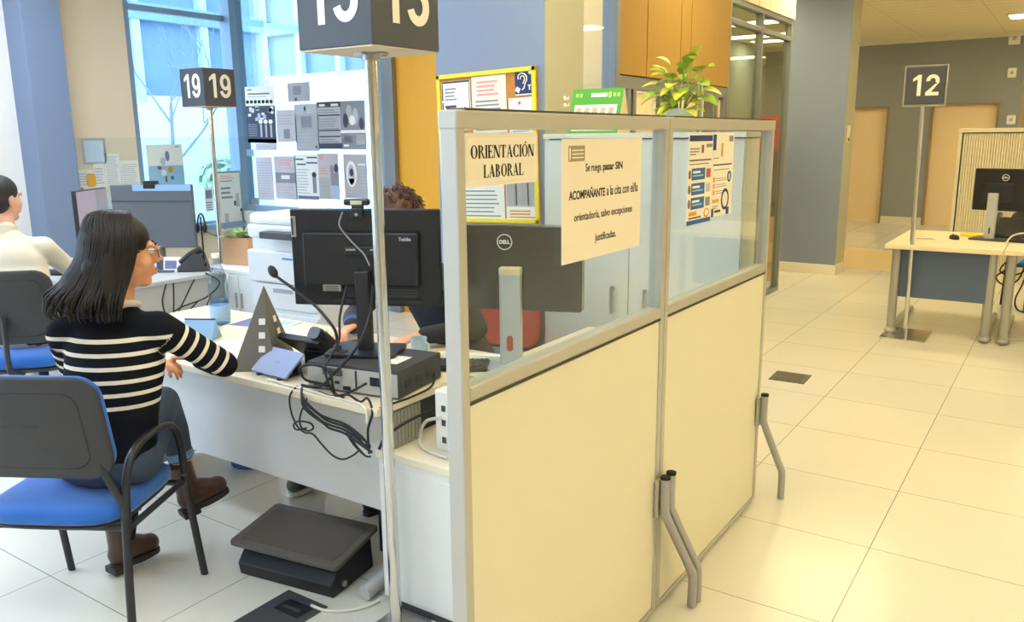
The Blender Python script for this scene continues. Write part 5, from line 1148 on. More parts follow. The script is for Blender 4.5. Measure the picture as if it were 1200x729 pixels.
b = MB(); b.prism([(-.10, 0), (.10, 0), (.05, .16), (.02, .17), (-.10, .03)], -.13, .13, rot('Z', R(90)) @ rot('X', R(90))); b.build('body', M_BLK, t, smooth=0, bevel=.008)
b = MB(); b.tube(spline([(-.09, -.06, .06), (-.09, .01, .14), (-.09, .07, .19)], 5), .022, 10); b.build('handset', M_BLK2, t, smooth=60)
t = thing('computer_mouse', 'black computer mouse on the right hand table', 'computer mouse', (-.78, 7.70, .736), R(30))
b = MB(); b.loft([[(x * s, y * s, z) for x, y in rrect(.06, .1, .028, 5)] for s, z in ((.92, 0), (1, .012), (.9, .026), (.6, .035), (.1, .038))]); b.build('shell', M_BLK, t, smooth=60)
MB().cyl((-.006, .02, .034), (.006, .02, .034), .007, 12).build('wheel', M_CHAR, t, smooth=40)
t = thing('key_bunch', 'small bunch of keys and a cord on the right hand table', 'keys', (-.93, 7.58, .736), R(10))
b = MB(); b.tube([(-.12, -.02, .006), (.0, .0, .006)], .004, 6); b.box((0, -.008, .002), (.05, .004, .007)); b.build('keys', M_STEEL, t, smooth=0)
b = MB(); b.tube([(.05 + .02 * math.cos(a * .5), .02 * math.sin(a * .5), .005) for a in range(13)], .003, 6); b.build('ring', M_STEEL, t, smooth=60)
MB().box((.02, -.03, .001), (.09, .02, .008)).build('tag', M_LAB, t, smooth=0)
t = thing('yellow_pad', 'bright yellow pad on the right hand table', 'notepad', (-.68, 7.98, .736), R(-25))
MB().box((-.07, -.05, 0), (.07, .05, .02)).build('pad', mat('pad_yellow', 'f2d51f', .6), t, smooth=0, bevel=.003)
t = thing('keyboard', 'black keyboard with its cords at the right edge of the right hand table', 'keyboard', (-.18, 7.72, .736), R(-8))
MB().box((-.2, -.07, 0), (.2, .07, .02)).build('case', M_BLK2, t, smooth=0, bevel=.003)
b = MB()
for i in range(20):
    for j in range(5): b.cbox((-.185 + i * .0195, -.05 + j * .024, .022), (.015, .018, .006))
b.build('keys', M_CHAR, t, smooth=0)
for lb, pts, m_ in (('dark cable bundle looping under the second right hand table', [(-.30, 7.30, .70), (-.34, 7.25, .60), (-.42, 7.22, .52), (-.36, 7.22, .46), (-.28, 7.25, .50), (-.24, 7.28, .62), (-.2, 7.3, .70)], None),
        ('dark cable hanging straight down at the right picture edge', [(-.22, 7.3, .70), (-.24, 7.26, .5), (-.28, 7.24, .36), (-.26, 7.24, .28), (-.2, 7.24, .26)], None),
        ('second dark cable loop close behind the right hand table leg', [(-.26, 7.32, .70), (-.36, 7.26, .64), (-.40, 7.24, .56), (-.30, 7.25, .54), (-.2, 7.3, .6)], None),
        ('pale cord arching over the cords on the right hand table', [(-.40, 7.55, .742), (-.36, 7.6, .80), (-.28, 7.62, .82), (-.2, 7.6, .79), (-.16, 7.58, .745)], M_CABW2),
        ('pale cord lying on the floor below the second right hand table', [(-.32, 7.40, .008), (-.2, 7.42, .008), (0, 7.38, .008)], M_CABW2)):
    cable(lb, pts, .006, m_)
t = thing('office_chair', 'blue chair standing behind the gap between the two right hand tables', 'chair', (-.20, 8.75, 0), R(10))
MB().loft(cushion(.46, .44, .06)).build('seat', MATS['fabric_royal_blue'], t, (0, 0, .42), smooth=60)
MB().loft(shell(.42, .34, .02, .04, .03), True, tr(0, .26, .72)).build('backrest', M_SHELL, t, smooth=50)
for s in (-1, 1):
    MB().tube([(s * .22, -.2, .003), (s * .21, -.16, .42)], .013, 10).build('leg', M_FRAMEBLK, t, smooth=60)
    MB().tube(spline([(s * .22, .24, .003), (s * .21, .2, .42), (s * .19, .25, .6), (s * .18, .265, .75)], 4), .013, 10).build('leg', M_FRAMEBLK, t, smooth=60)
t = thing('tambour_cabinet', 'tall cream tambour door cabinet behind the right hand tables', 'cabinet', (-1.10, 10.3, 0))
cm = mat('tambour_frame_cream', 'd6cdb4', .5)
b = MB(); b.box((0, 0, 0), (.035, .45, 1.64)); b.box((1.565, 0, 0), (1.6, .45, 1.64)); b.box((-.003, -.003, 1.60), (1.603, .45, 1.645)); b.box((.035, .43, 0), (1.565, .45, 1.6)); b.box((.035, 0, 0), (1.565, .43, .07)); b.build('carcass', cm, t, smooth=0, bevel=.002)
b = MB(); b.box((.034, .02, .06), (.044, .03, 1.6)); b.box((.04, .02, 1.59), (1.56, .03, 1.602)); b.build('shadow_gap', M_BLK2, t, smooth=0)
b = MB()
for i in range(62):
    x = .046 + i * .0246; b.prism([(x, .03), (x + .0235, .03), (x + .0195, .018), (x + .004, .018)], .07, 1.588)
b.build('tambour_shutter', mat('tambour_slats', 'd9cfb3', .5), t, smooth=0)
# devices on the far wall, switch, display stand
for x, z, s, lb in ((-1.06, 3.09, .085, 'pale sensor box right under the ceiling of the blue grey back wall'), (-1.045, 2.55, .065, 'round pale sensor halfway up the blue grey back wall'), (-.985, 1.80, .065, 'pale switch box low on the back wall above the tambour cabinet')):
    t = thing('wall_device', lb, 'wall device', (x, 16.2, z))
    MB().box((-s, -.04, -s * 1.2), (s, 0, s * 1.2)).build('housing', M_LAB, t, smooth=0, bevel=.02)
    MB().lathe([(0, 0), (s * .4, 0), (s * .3, .015), (0, .018)], 14, tr(0, -.04, 0) @ rot('X', R(90))).build('lens', M_STEEL, t, smooth=40)
t = thing('wall_switch', 'cream double switch with a black socket on the edge of the far grey column', 'switch', (-2.194, 10.07, 1.50))
MB().box((0, -.045, .0), (.012, .045, .19)).build('plate', mat('switch_cream', 'e9dfbf', .5), t, smooth=0, bevel=.003)
b = MB(); b.box((.011, -.03, .11), (.016, .03, .17)); b.box((.011, -.03, .07), (.016, .03, .10)); b.build('rocker', M_LAB, t, smooth=0, bevel=.002)
MB().box((.011, -.03, .015), (.0145, .03, .055)).build('socket', M_BLK, t, smooth=0)
t = thing('display_stand', 'tall red and black display stand beyond the partition, left of the far column', 'display stand', (-2.80, 9.1, 0))
MB().box((-.16, 0, 1.42), (.12, .12, 1.80)).build('upper_panel', mat('display_red', 'c62030', .5), t, smooth=0, bevel=.003)
MB().box((-.16, 0, .72), (.12, .12, 1.42)).build('lower_panel', mat('display_black', '1e2230', .5), t, smooth=0, bevel=.003)
b = MB()
for z in (.80, .95, 1.1, 1.25): b.box((-.1, -.003, z), (.08, 0, z + .012))
b.build('text_strips', mat('display_text', '8a90a4', .5), t, smooth=0)
MB().box((-.16, .0, .0), (.12, .14, .72)).build('wooden_base', mat('display_wood', 'c08a45', .5, var=.1), t, smooth=0)

for z, lb in ((1.79, 'upper of two small white hooks on the side of the near column'), (1.755, 'lower of two small white hooks on the side of the near column')):
    t = thing('wall_hook', lb, 'hook', (-2.198, 3.74, z)); MB().cyl((0, 0, 0), (.008, 0, 0), .011, 14).build('base', M_LAB, t, smooth=40); MB().tube(spline([(.006, 0, 0), (.022, 0, -.004), (.024, 0, .010)], 4), .004, 8).build('hook', M_LAB, t, smooth=60)
# ------------------------------------------------------------------ people
V3 = Vector
def orient(o, f, up=(0, 0, 1)):
    """x right, y forward, z up"""
    f = V3(f).normalized(); u = V3(up); r_ = f.cross(u).normalized(); u = r_.cross(f)
    M = Matrix((r_, f, u)).transposed().to_4x4(); M.translation = V3(o); return M
def head_blob(mb, M, s=1.0):
    S = M @ Matrix.Scale(s, 4)
    e = lambda c, r: mb.ell(c, r, 18, 12, M=S)
    e((0, -.012, .030), (.073, .093, .084)); e((0, .028, -.030), (.061, .066, .082)); e((0, .060, -.094), (.030, .028, .022)); e((0, .02, -.085), (.048, .05, .03))
    for sx in (-1, 1):
        e((sx * .036, .056, -.030), (.026, .028, .028)); e((sx * .0745, -.006, -.008), (.009, .019, .031)); e((sx * .0745, -.001, -.035), (.007, .010, .012)); e((sx * .011, .101, -.026), (.0085, .010, .008))
        e((sx * .03, .080, .026), (.024, .012, .009))
    mb.ell((0, .100, -.004), (.0085, .013, .028), 12, 8, M=S @ tr(0, 0, 0)); e((0, .112, -.020), (.0095, .011, .0095))
    e((0, .093, -.056), (.021, .010, .007)); e((0, .091, -.068), (.018, .010, .008))
def face_parts(root, M, s, iris, brow):
    S = M @ Matrix.Scale(s, 4); L = root.matrix_basis.inverted() if False else tr(*[-c for c in root.location])
    for sx in (-1, 1):
        e = MB().ell((sx * .031, .0795, .008), (.0115, .0115, .0105), 14, 10, M=L @ S).build('eye', mat('eye_white', 'ece8e2', .2), root, smooth=180)
        MB().ell((sx * .031, .0885, .008), (.0052, .0035, .0052), 12, 8, M=L @ S).build('iris', iris, e, smooth=180)
        b = MB(); b.tube([L @ S @ V3(p) for p in ((sx * .014, .094, .026), (sx * .030, .093, .032), (sx * .050, .078, .026))], [.003, .0036, .002], 8); b.build('eyebrow', brow, root, smooth=180)
    b = MB(); b.ell((0, .0985, -.0555), (.0195, .0062, .0045), 14, 8, M=L @ S); b.ell((0, .0965, -.0665), (.017, .0066, .0052), 14, 8, M=L @ S); b.build('lips', mat('lip_rose', 'b5615a', .4), root, smooth=180)
def hand_blob(mb, w, d, n, side, curl=.5, s=1.0, spread=.12):
    """w wrist, d pointing along the hand, n out of the back of the hand, side: +1 thumb towards d x n"""
    d = V3(d).normalized(); n = V3(n); n = (n - d * n.dot(d)).normalized(); t = d.cross(n) * side; w = V3(w)
    for k, off in enumerate((.026, .009, -.009, -.025)):
        kn = w + d * (.084 - .004 * abs(k - 1)) * s + t * off * s
        mb.cone(w + t * off * .55 * s, .0125 * s, kn, .0105 * s, 10)
        L = (.040, .045, .041, .032)[k]; a = curl * .55; dd = (d + t * off / .026 * spread).normalized(); p = kn
        for j in range(3):
            c_ = dd * math.cos(a) - n * math.sin(a); q = p + c_ * L * (1, .62, .5)[j] * s
            mb.cone(p, (.0098, .0088, .0080)[j] * s, q, (.0088, .0080, .0068)[j] * s, 10); p = q; a += curl * (.85, .65, 0)[j]
    b0 = w + d * .022 * s + t * .024 * s; b1 = b0 + (d * .55 + t * .62 - n * .35).normalized() * .042 * s; b2 = b1 + (d * .85 + t * .3 - n * .4).normalized() * .032 * s; b3 = b2 + (d * .95 - n * .35 - t * .05).normalized() * .024 * s
    mb.cone(b0, .014 * s, b1, .0115 * s, 10); mb.cone(b1, .0112 * s, b2, .0095 * s, 10); mb.cone(b2, .0095 * s, b3, .0075 * s, 10)
class Fig:
    def __init__(f, name_label, loc, **J):
        f.root = thing('person', name_label, 'person', loc); f.J = {k: V3(v) for k, v in J.items()}; f.L = tr(*[-c for c in loc])
    def torso(f, mb, infl=0.0, low=True, s=1.0, top=True):
        J = f.J; sh = (J['shR'] - J['shL']); sh.z = 0; ang = math.atan2(sh.y, sh.x); Q = Matrix.Rotation(ang, 3, 'Z')
        hp = J['hipR'] - J['hipL']; Qh = Matrix.Rotation(math.atan2(hp.y, hp.x), 3, 'Z'); i = infl
        if low: mb.ell(J['pelvis'], (.160 * s + i, .115 * s + i, .115 * s + i), 20, 12, Q=Qh)
        for q in range(9):
            u = q / 8; c = J['pelvis'].lerp(J['chest'], u); w = (.158, .156, .153, .151, .150, .151, .153, .155, .156)[q]; dp = (.114, .110, .107, .105, .105, .105, .106, .107, .107)[q]
            mb.ell(c, (w * s + i, dp * s + i, .095 * s + i), 20, 12, Q=Qh if u < .3 else Q)
        mb.ell(J['chest'] + V3((0, 0, .04)), (.150 * s + i, .100 * s + i, .11 * s + i), 20, 12, Q=Q)
        if top:
            mb.cone(J['shL'], .052 * s + i, J['shR'], .052 * s + i, 16)
            up = J['neck'] - V3((0, 0, .02)); mb.cone(J['shL'].lerp(J['shR'], .25), .055 * s + i, up, .05 * s + i, 14); mb.cone(J['shL'].lerp(J['shR'], .75), .055 * s + i, up, .05 * s + i, 14)
    def arm(f, mb, sd, i=0.0, s=1.0, upto=1.0):
        J = f.J; a, b, c = J['sh' + sd], J['el' + sd], J['wr' + sd]
        mb.cone(a, .050 * s + i, b, .038 * s + i); m = b.lerp(c, .35); e = b.lerp(c, upto)
        mb.cone(b, .038 * s + i, m, .038 * s + i); mb.cone(m, .038 * s + i, e, (.026 if upto == 1 else .028) * s + i)
    def leg(f, mb, sd, i=0.0, s=1.0, upto=1.0):
        J = f.J; a, b, c = J['hip' + sd], J['kn' + sd], J['an' + sd]
        mb.cone(a, .085 * s + i, a.lerp(b, .5), .074 * s + i); mb.cone(a.lerp(b, .5), .074 * s + i, b, .056 * s + i); m = b.lerp(c, .35); e = b.lerp(c, upto)
        mb.cone(b, .055 * s + i, m, .055 * s + i); mb.cone(m, .055 * s + i, e, .036 * s + i + (.006 if i else 0))
    def skin(f, mb, name, m, voxel=.007, it=5):
        me = remesh(mb, name, voxel, it + 6 if it >= 4 and 'boot' not in name and 'shoe' not in name else it); me.transform(f.L); me.materials.clear()
        for q in (m if isinstance(m, (list, tuple)) else [m]): me.materials.append(q)
        return link(name, me, f.root, None, 180)
def shoe(f, an, toe, m_up, m_sole, name, shaft, lift=0.0, s=1.0, pitch=0.0):
    """ankle boot or shoe: ankle point, direction of the toe, shaft height above the sole"""
    an = V3(an); d = V3(toe); d.z = 0; d.normalize(); M = orient(V3((an.x, an.y, an.z)), d) @ rot('X', pitch); h = an.z - lift
    mb = MB(); b0 = -.095 * s
    C = lambda p, r, q, r2: mb.cone(M @ V3(p), r, M @ V3(q), r2, 16)
    C((0, -.03 * s, b0 + .038), .038, (0, -.012, b0 + .08), .040); C((0, -.012, b0 + .075), .042, (0, .06 * s, b0 + .045), .038); C((0, .05 * s, b0 + .040), .039, (0, .112 * s, b0 + .030), .036); C((0, -.03 * s, b0 + .032), .036, (0, .1 * s, b0 + .028), .034)
    pass
    if shaft:
        mb.cyl(M @ V3((0, -.012, b0 + .03)), M @ V3((0, -.014, b0 + shaft)), .044, 18, .048)
    o = f.skin(mb, name, m_up, .005, 8)
    pts = []
    for k in range(28):
        a = 2 * PI * k / 28; y = (.040 + .110 * math.cos(a)) * s; w = .0385 * abs(math.sin(a)) ** .7 * (1.0 if math.cos(a) > 0 else .86) * (1 if math.sin(a) > 0 else -1); pts.append((w, y))
    sb = MB(); sb.prism(pts, b0 - .017, b0 + .005, f.L @ M); sb.prism([(-.036, -.072 * s), (.036, -.072 * s), (.037, .0), (-.037, .0)], b0 - .030, b0 - .005, f.L @ M)
    sb.build('sole', m_sole, o, smooth=40, bevel=.003)
    return o
def strands(mb, M, n, rnd, root_fn, path_fn, r=.004, sides=5):
    for _ in range(n):
        p = path_fn(*root_fn(rnd)); k = len(p)
        mb.tube(spline([M @ V3(q) for q in p], 3), [r * (1 - .75 * (i / (3 * (k - 1))) ** 2) for i in range(3 * (k - 1) + 1)], sides)

SKIN_W = mat('skin_tan', 'd99a72', .5, spec=.35, var=.05, vscale=12); SKIN_M = mat('skin_light', 'd8a488', .5, spec=.35, var=.05, vscale=12); SKIN_C = mat('skin_rosy', 'dda07f', .5, spec=.35, var=.05, vscale=12)
M_JEANS = mat('denim_dark', '39475c', .85, var=.15, vscale=60, bump=.4, bscale=500); M_JEANL = mat('denim_cuff', '6f8fb5', .85, var=.1, vscale=60)
M_BOOT = mat('boot_brown_leather', '4b352d', .38, var=.2, vscale=18, bump=.15, bscale=120); M_SOLE = mat('boot_sole_dark', '2a2322', .6)
M_IRIS = mat('iris_brown', '3a2415', .2); M_BROW = mat('brow_dark', '2c1f18', .8)

# --- the woman in the striped sweater, sitting with her back to the viewer, legs crossed
W_ = Fig('person with long dark hair and glasses in a black striped sweater, on the blue chair', (-2.60, 1.42, 0),
         pelvis=(-2.585, 1.395, .575), chest=(-2.553, 1.44, .885), neck=(-2.54, 1.455, 1.075), head=(-2.515, 1.485, 1.252),
         shL=(-2.685, 1.355, .985), shR=(-2.432, 1.530, 1.00), elR=(-2.385, 1.735, .835), wrR=(-2.585, 1.775, .815), elL=(-2.80, 1.45, .745), wrL=(-2.77, 1.70, .80),
         hipR=(-2.51, 1.445, .560), hipL=(-2.665, 1.35, .560), knR=(-2.79, 1.745, .625), anR=(-2.735, 1.785, .285), knL=(-2.905, 1.70, .525), anL=(-2.838, 1.555, .125))
J = W_.J; HM = orient(J['head'], (.42, .90, -.10))
mb = MB(); head_blob(mb, HM, 1.0); mb.cone(J['head'] + V3((-.01, -.02, -.06)), .050, J['neck'] - V3((0, 0, .03)), .055)
W_.torso(mb, -.012); W_.arm(mb, 'L', -.006); W_.arm(mb, 'R', -.006); W_.leg(mb, 'L', -.008); W_.leg(mb, 'R', -.008)
hand_blob(mb, J['wrR'], (-.9, .32, .14), (.1, .3, 1), -1, .45); hand_blob(mb, J['wrL'], (.75, .1, .03), (0, .25, 1), 1, .55)
W_.skin(mb, 'body', SKIN_W, .0055, 3)
face_parts(W_.root, HM, 1.0, M_IRIS, M_BROW)
mb = MB(); W_.torso(mb, .006); W_.arm(mb, 'L', .008, upto=.93); W_.arm(mb, 'R', .008, upto=.93); mb.cone(J['neck'] - V3((0, 0, .02)), .060, J['neck'] + V3((0, 0, .01)), .054)
M_SWEAT = attr_stripe_mat('sweater_striped_knit', '15161c', 'e9dcc6', .0435, .31, lo=0.0, hi=.252)
sw = W_.skin(mb, 'sweater', M_SWEAT, .007, 5)
def seg_d(p, a, b):
    t = max(0, min(1, (p - a).dot(b - a) / (b - a).length_squared)); return (p - (a + (b - a) * t)).length, t
at = sw.data.attributes.new('stripe', 'FLOAT', 'POINT'); vals = []
for v in sw.data.vertices:
    p = v.co + V3(W_.root.location); best = (.985 + .07 * max(0, (p - J['chest']).dot((J['shR'] - J['shL']).normalized()) * -0.1) - p.z)
    dt = min(seg_d(p, J['pelvis'], J['chest'])[0] - .14, seg_d(p, J['chest'], J['neck'])[0] - .13)
    for sd in 'LR':
        a, b, c = J['sh' + sd], J['el' + sd], J['wr' + sd]; d1, t1 = seg_d(p, a, b); d2, t2 = seg_d(p, b, c)
        if min(d1, d2) - .055 < dt - .004:
            L1 = (b - a).length; s_ = t1 * L1 if d1 < d2 else L1 + t2 * (c - b).length
            if s_ > .03: best = s_ - .062
    vals.append(best)
at.data.foreach_set('value', vals)
mb = MB(); Qh = Matrix.Rotation(R(31), 3, 'Z'); mb.ell(J['pelvis'] + V3((0, 0, -.02)), (.168, .128, .092), 20, 12, Q=Qh); W_.leg(mb, 'L', .004, upto=.72); W_.leg(mb, 'R', .004, upto=.64)
W_.skin(mb, 'jeans', M_JEANS, .007, 5)
for sd, u in (('L', .72), ('R', .64)):
    a, b = J['kn' + sd], J['an' + sd]; MB().cyl(W_.L @ a.lerp(b, u - .05), W_.L @ a.lerp(b, u + .03), .050, 20).build('jeans_cuff', M_JEANL, W_.root, smooth=40)
mb = MB(); mb.cyl(W_.L @ J['knL'].lerp(J['anL'], .70), W_.L @ J['anL'], .041, 16); mb.build('sock', mat('sock_black', '141416', .9), W_.root, smooth=40)
shoe(W_, J['anL'], (.02, 1, 0), M_BOOT, M_SOLE, 'boot', .185, s=.9)
shoe(W_, J['anR'], (.22, .97, 0), M_BOOT, M_SOLE, 'boot', .19, pitch=R(12), s=.9)
# hair: a soft mass plus many combed strands from a centre parting
M_HAIR = mat('hair_dark_brown', '1d1613', .45, spec=.35, var=.35, vscale=40, stretch=(1, 1, .25))
mb = MB(); S = HM
mb.ell((0, -.022, .040), (.086, .104, .088), 20, 12, M=S); mb.ell((0, -.055, -.03), (.088, .080, .10), 20, 12, M=S)
for sx in (-1, 1):
    mb.cone(S @ V3((sx * .066, -.045, .0)), .034, S @ V3((sx * .082, -.05, -.13)), .036); mb.cone(S @ V3((sx * .082, -.05, -.13)), .036, S @ V3((sx * .085, -.055, -.20)), .02)
mb.cone(S @ V3((0, -.075, -.02)), .055, S @ V3((-.035, -.120, -.15)), .055); mb.cone(S @ V3((-.035, -.120, -.15)), .055, S @ V3((-.05, -.140, -.205)), .03)
mb.cone(S @ V3((-.07, -.08, -.05)), .04, S @ V3((-.10, -.115, -.17)), .04); mb.cone(S @ V3((.05, -.09, -.05)), .04, S @ V3((.04, -.12, -.18)), .035)
hr = W_.skin(mb, 'hair', M_HAIR, .008, 8)
mb = MB(); rnd = random.Random(21)
def rf(r):
    return (r.uniform(-2.0, 2.0) if r.random() < .8 else r.choice((-1, 1)) * r.uniform(1.6, 2.15), r.uniform(-.06, .05), r.uniform(-.215, -.165), r.uniform(0, 1))
def pf(az, y0, ze, q):
    # az measured from straight back; x right
    sx, cx = math.sin(az), -math.cos(az); k = 1.0 + .03 * q
    lean = -.040 * max(0, math.cos(az))
    P = [(.012 * (1 if az > 0 else -1), y0 * .6 - .01, .126 + .004 * q), (.055 * sx * k, -.022 + .06 * cx + .35 * y0, .112), (.089 * sx * k, -.022 + .100 * cx, .055), (.094 * sx * k, -.03 + .105 * cx, -.02), (.100 * sx * k, -.045 + .095 * cx + lean, -.10), (.116 * sx * k + .03 * (q - .5), -.058 + .088 * cx + lean * 2, ze * .85), (.120 * sx + .05 * (q - .5), -.055 + .080 * cx + lean * 2, ze)]
    return P
strands(mb, W_.L @ HM, 420, rnd, lambda r: rf(r), pf, .0042, 5)
mb.build('strands', M_HAIR, hr, smooth=180)
# glasses
gl = MB(); GM = W_.L @ HM
for sx in (-1, 1):
    gl.tube([GM @ V3((sx * .033 + .023 * math.cos(2 * PI * k / 20), .107 - .010 * abs(math.cos(2 * PI * k / 20)) * (1 if math.cos(2 * PI * k / 20) * sx > 0 else .2), .004 + .019 * math.sin(2 * PI * k / 20))) for k in range(21)], .0014, 6)
    gl.tube([GM @ V3(p) for p in ((sx * .056, .098, .010), (sx * .072, .05, .012), (sx * .081, .0, .012), (sx * .080, -.02, -.01))], .0016, 6)
gl.tube([GM @ V3(p) for p in ((-.010, .108, .010), (0, .111, .013), (.010, .108, .010))], .0014, 6)
gf = gl.build('glasses', mat('glasses_metal', '8a8076', .25, .7), W_.root, smooth=180)
lz = MB()
for sx in (-1, 1): lz.prism([(.022 * math.cos(2 * PI * k / 20), .018 * math.sin(2 * PI * k / 20)) for k in range(20)], -.0005, .0005, GM @ tr(sx * .033, .103, .004) @ rot('Z', R(-sx * 8)) @ rot('X', R(90)))
lz.build('lens', glass_mat('lens_clear', 'f4f6f4', 1.0), gf, smooth=0)
MB().ell((.078, -.002, -.052), .0045, 10, 8, M=GM).build('earring', mat('earring_gold', 'd8b36a', .25, .9), W_.root, smooth=180)
mb = MB(); mb.tube(spline([W_.L @ (J['neck'] + V3(p)) for p in ((.03, .06, .0), (.06, .02, .012), (.05, -.03, .02), (.0, -.065, .022))], 5), .012, 8); mb.build('scarf', mat('scarf_pale', 'cfc9c6', .9), W_.root, smooth=180)

# --- the man in the cream shirt at desk 19
k = 1.06
N_ = Fig('person with short dark hair in a cream shirt typing at desk 19', (-4.80, 2.22, 0),
         pelvis=(-4.715, 2.185, .575), chest=(-4.885, 2.235, .895), neck=(-4.975, 2.255, 1.095), head=(-5.035, 2.285, 1.282),
         shL=(-5.11, 2.09, 1.0), shR=(-4.80, 2.365, 1.01), elR=(-4.97, 2.585, .85), wrR=(-5.20, 2.725, .845), elL=(-5.32, 2.30, .80), wrL=(-5.44, 2.56, .80),
         hipR=(-4.66, 2.25, .56), hipL=(-4.77, 2.12, .56), knR=(-4.96, 2.54, .53), anR=(-4.98, 2.57, .11), knL=(-5.10, 2.38, .53), anL=(-5.13, 2.41, .11))
J = N_.J; HM = orient(J['head'], (-.28, .96, -.05))
mb = MB(); head_blob(mb, HM, 1.08); mb.cone(J['head'] + V3((.0, -.02, -.06)), .060, J['neck'] - V3((0, 0, .03)), .062)
N_.torso(mb, -.008, s=k); N_.arm(mb, 'L', -.004, k); N_.arm(mb, 'R', -.004, k); N_.leg(mb, 'L', -.006, k); N_.leg(mb, 'R', -.006, k)
hand_blob(mb, J['wrR'], (-.85, .5, -.02), (0, 0, 1), -1, .55, 1.08); hand_blob(mb, J['wrL'], (-.6, .7, -.02), (0, 0, 1), 1, .55, 1.08)
N_.skin(mb, 'body', SKIN_M, .006, 3); face_parts(N_.root, HM, 1.08, M_IRIS, M_BROW)
mb = MB(); N_.torso(mb, .012, s=k); N_.arm(mb, 'L', .012, k, upto=.88); N_.arm(mb, 'R', .012, k, upto=.88); mb.cone(J['neck'] - V3((0, 0, .03)), .066, J['neck'] + V3((0, 0, .015)), .060)
N_.skin(mb, 'shirt', mat('shirt_cream', 'd9cdb4', .85, bump=.3, bscale=25), .008, 4)
mb = MB(); mb.cyl(N_.L @ J['neck'], N_.L @ (J['neck'] + V3((0, .005, .045))), .064, 20, .060); mb.build('collar', mat('shirt_cream', 'd9cdb4', .85), N_.root, smooth=40)
mb = MB(); mb.ell(J['pelvis'] + V3((0, 0, -.02)), (.17, .13, .09), 20, 12, Q=Matrix.Rotation(R(40), 3, 'Z')); N_.leg(mb, 'L', .006, k, upto=.95); N_.leg(mb, 'R', .006, k, upto=.95); N_.skin(mb, 'trousers', mat('trousers_dark', '2c2f38', .85), .008, 4)
for sd in 'LR': shoe(N_, J['an' + sd], (-.55, .8, 0), mat('shoe_black', '1c1a1a', .4), M_SOLE, 'shoe', .07)
mb = MB(); mb.ell((0, -.022, .045), (.084, .101, .084), 20, 12, M=HM @ Matrix.Scale(1.08, 4)); mb.ell((0, -.05, -.01), (.080, .072, .08), 20, 12, M=HM @ Matrix.Scale(1.08, 4))
hr = N_.skin(mb, 'hair', mat('hair_black_short', '211d1b', .55, var=.4, vscale=120, bump=.8, bscale=160), .007, 4)
mb = MB(); mb.tube([N_.L @ J['wrR'] + V3((.036 * math.cos(a) * .55, .036 * math.cos(a) * .8, .034 * math.sin(a))) for a in [2 * PI * q / 16 for q in range(17)]], .006, 6); mb.build('watch', M_BLK2, N_.root, smooth=60)

# --- the curly haired worker behind the black monitor
C_ = Fig('person with curly brown hair mostly hidden behind the black monitor, in a dark speckled cardigan', (-2.40, 2.85, 0),
         pelvis=(-2.33, 3.03, .575), chest=(-2.40, 2.90, .885), neck=(-2.45, 2.84, 1.075), head=(-2.50, 2.765, 1.235),
         shR=(-2.60, 2.86, .99), shL=(-2.25, 2.85, .99), elR=(-2.68, 2.66, .80), wrR=(-2.575, 2.545, .79), elL=(-2.05, 2.76, .80), wrL=(-2.20, 2.56, .79),
         hipR=(-2.41, 3.0, .56), hipL=(-2.25, 3.0, .56), knR=(-2.62, 2.66, .53), anR=(-2.815, 2.475, .115), knL=(-2.33, 2.62, .53), anL=(-2.395, 2.52, .115))
J = C_.J; HM = orient(J['head'], (-.02, -1, -.12))
mb = MB(); head_blob(mb, HM, 1.0); mb.cone(J['head'] + V3((.0, .02, -.06)), .050, J['neck'] - V3((0, 0, .03)), .055)
C_.torso(mb, -.012); C_.arm(mb, 'L', -.006); C_.arm(mb, 'R', -.006); C_.leg(mb, 'L', -.008); C_.leg(mb, 'R', -.008)
hand_blob(mb, J['wrR'], (.25, -.9, -.05), (-.2, 0, 1), 1, .6); hand_blob(mb, J['wrL'], (-.2, -.95, -.04), (0, 0, 1), -1, .5)
C_.skin(mb, 'body', SKIN_C, .006, 3); face_parts(C_.root, HM, 1.0, M_IRIS, mat('brow_brown', '5a3c28', .8))
mb = MB(); C_.torso(mb, .007); C_.arm(mb, 'L', .010, upto=.9); C_.arm(mb, 'R', .010, upto=.9)
cg = mat('cardigan_speckled', '33363d', .9, bump=.6, bscale=200, var=.75, vscale=140); C_.skin(mb, 'cardigan', cg, .008, 4)
mb = MB(); mb.cyl(C_.L @ J['wrR'].lerp(J['elR'], .32), C_.L @ J['wrR'].lerp(J['elR'], .02), .041, 18, .038); mb.build('cuff', mat('cuff_blue', '3c4f86', .85), C_.root, smooth=40)
mb = MB(); mb.ell(J['pelvis'] + V3((0, 0, -.02)), (.166, .126, .09), 20, 12); C_.leg(mb, 'L', .004, upto=.92); C_.leg(mb, 'R', .004, upto=.92); C_.skin(mb, 'trousers', mat('trousers_navy', '26314e', .85), .008, 4)
shm = mat('shoe_mottled', '5b5a5c', .6, var=.8, vscale=160)
shoe(C_, J['anR'], (.0, -1, 0), shm, M_LAB, 'shoe', .06); shoe(C_, J['anL'], (.1, -1, 0), mat('shoe_black', '1c1a1a', .4), M_SOLE, 'shoe', .06)
mb = MB(); mb.ell((0, -.02, .045), (.098, .105, .092), 20, 12, M=HM); mb.ell((0, -.06, -.04), (.11, .07, .10), 20, 12, M=HM)
M_CURL = mat('hair_curly_auburn', '5d4033', .5, var=.45, vscale=60)
hr = C_.skin(mb, 'hair', M_CURL, .009, 4)
mb = MB(); rnd = random.Random(8)
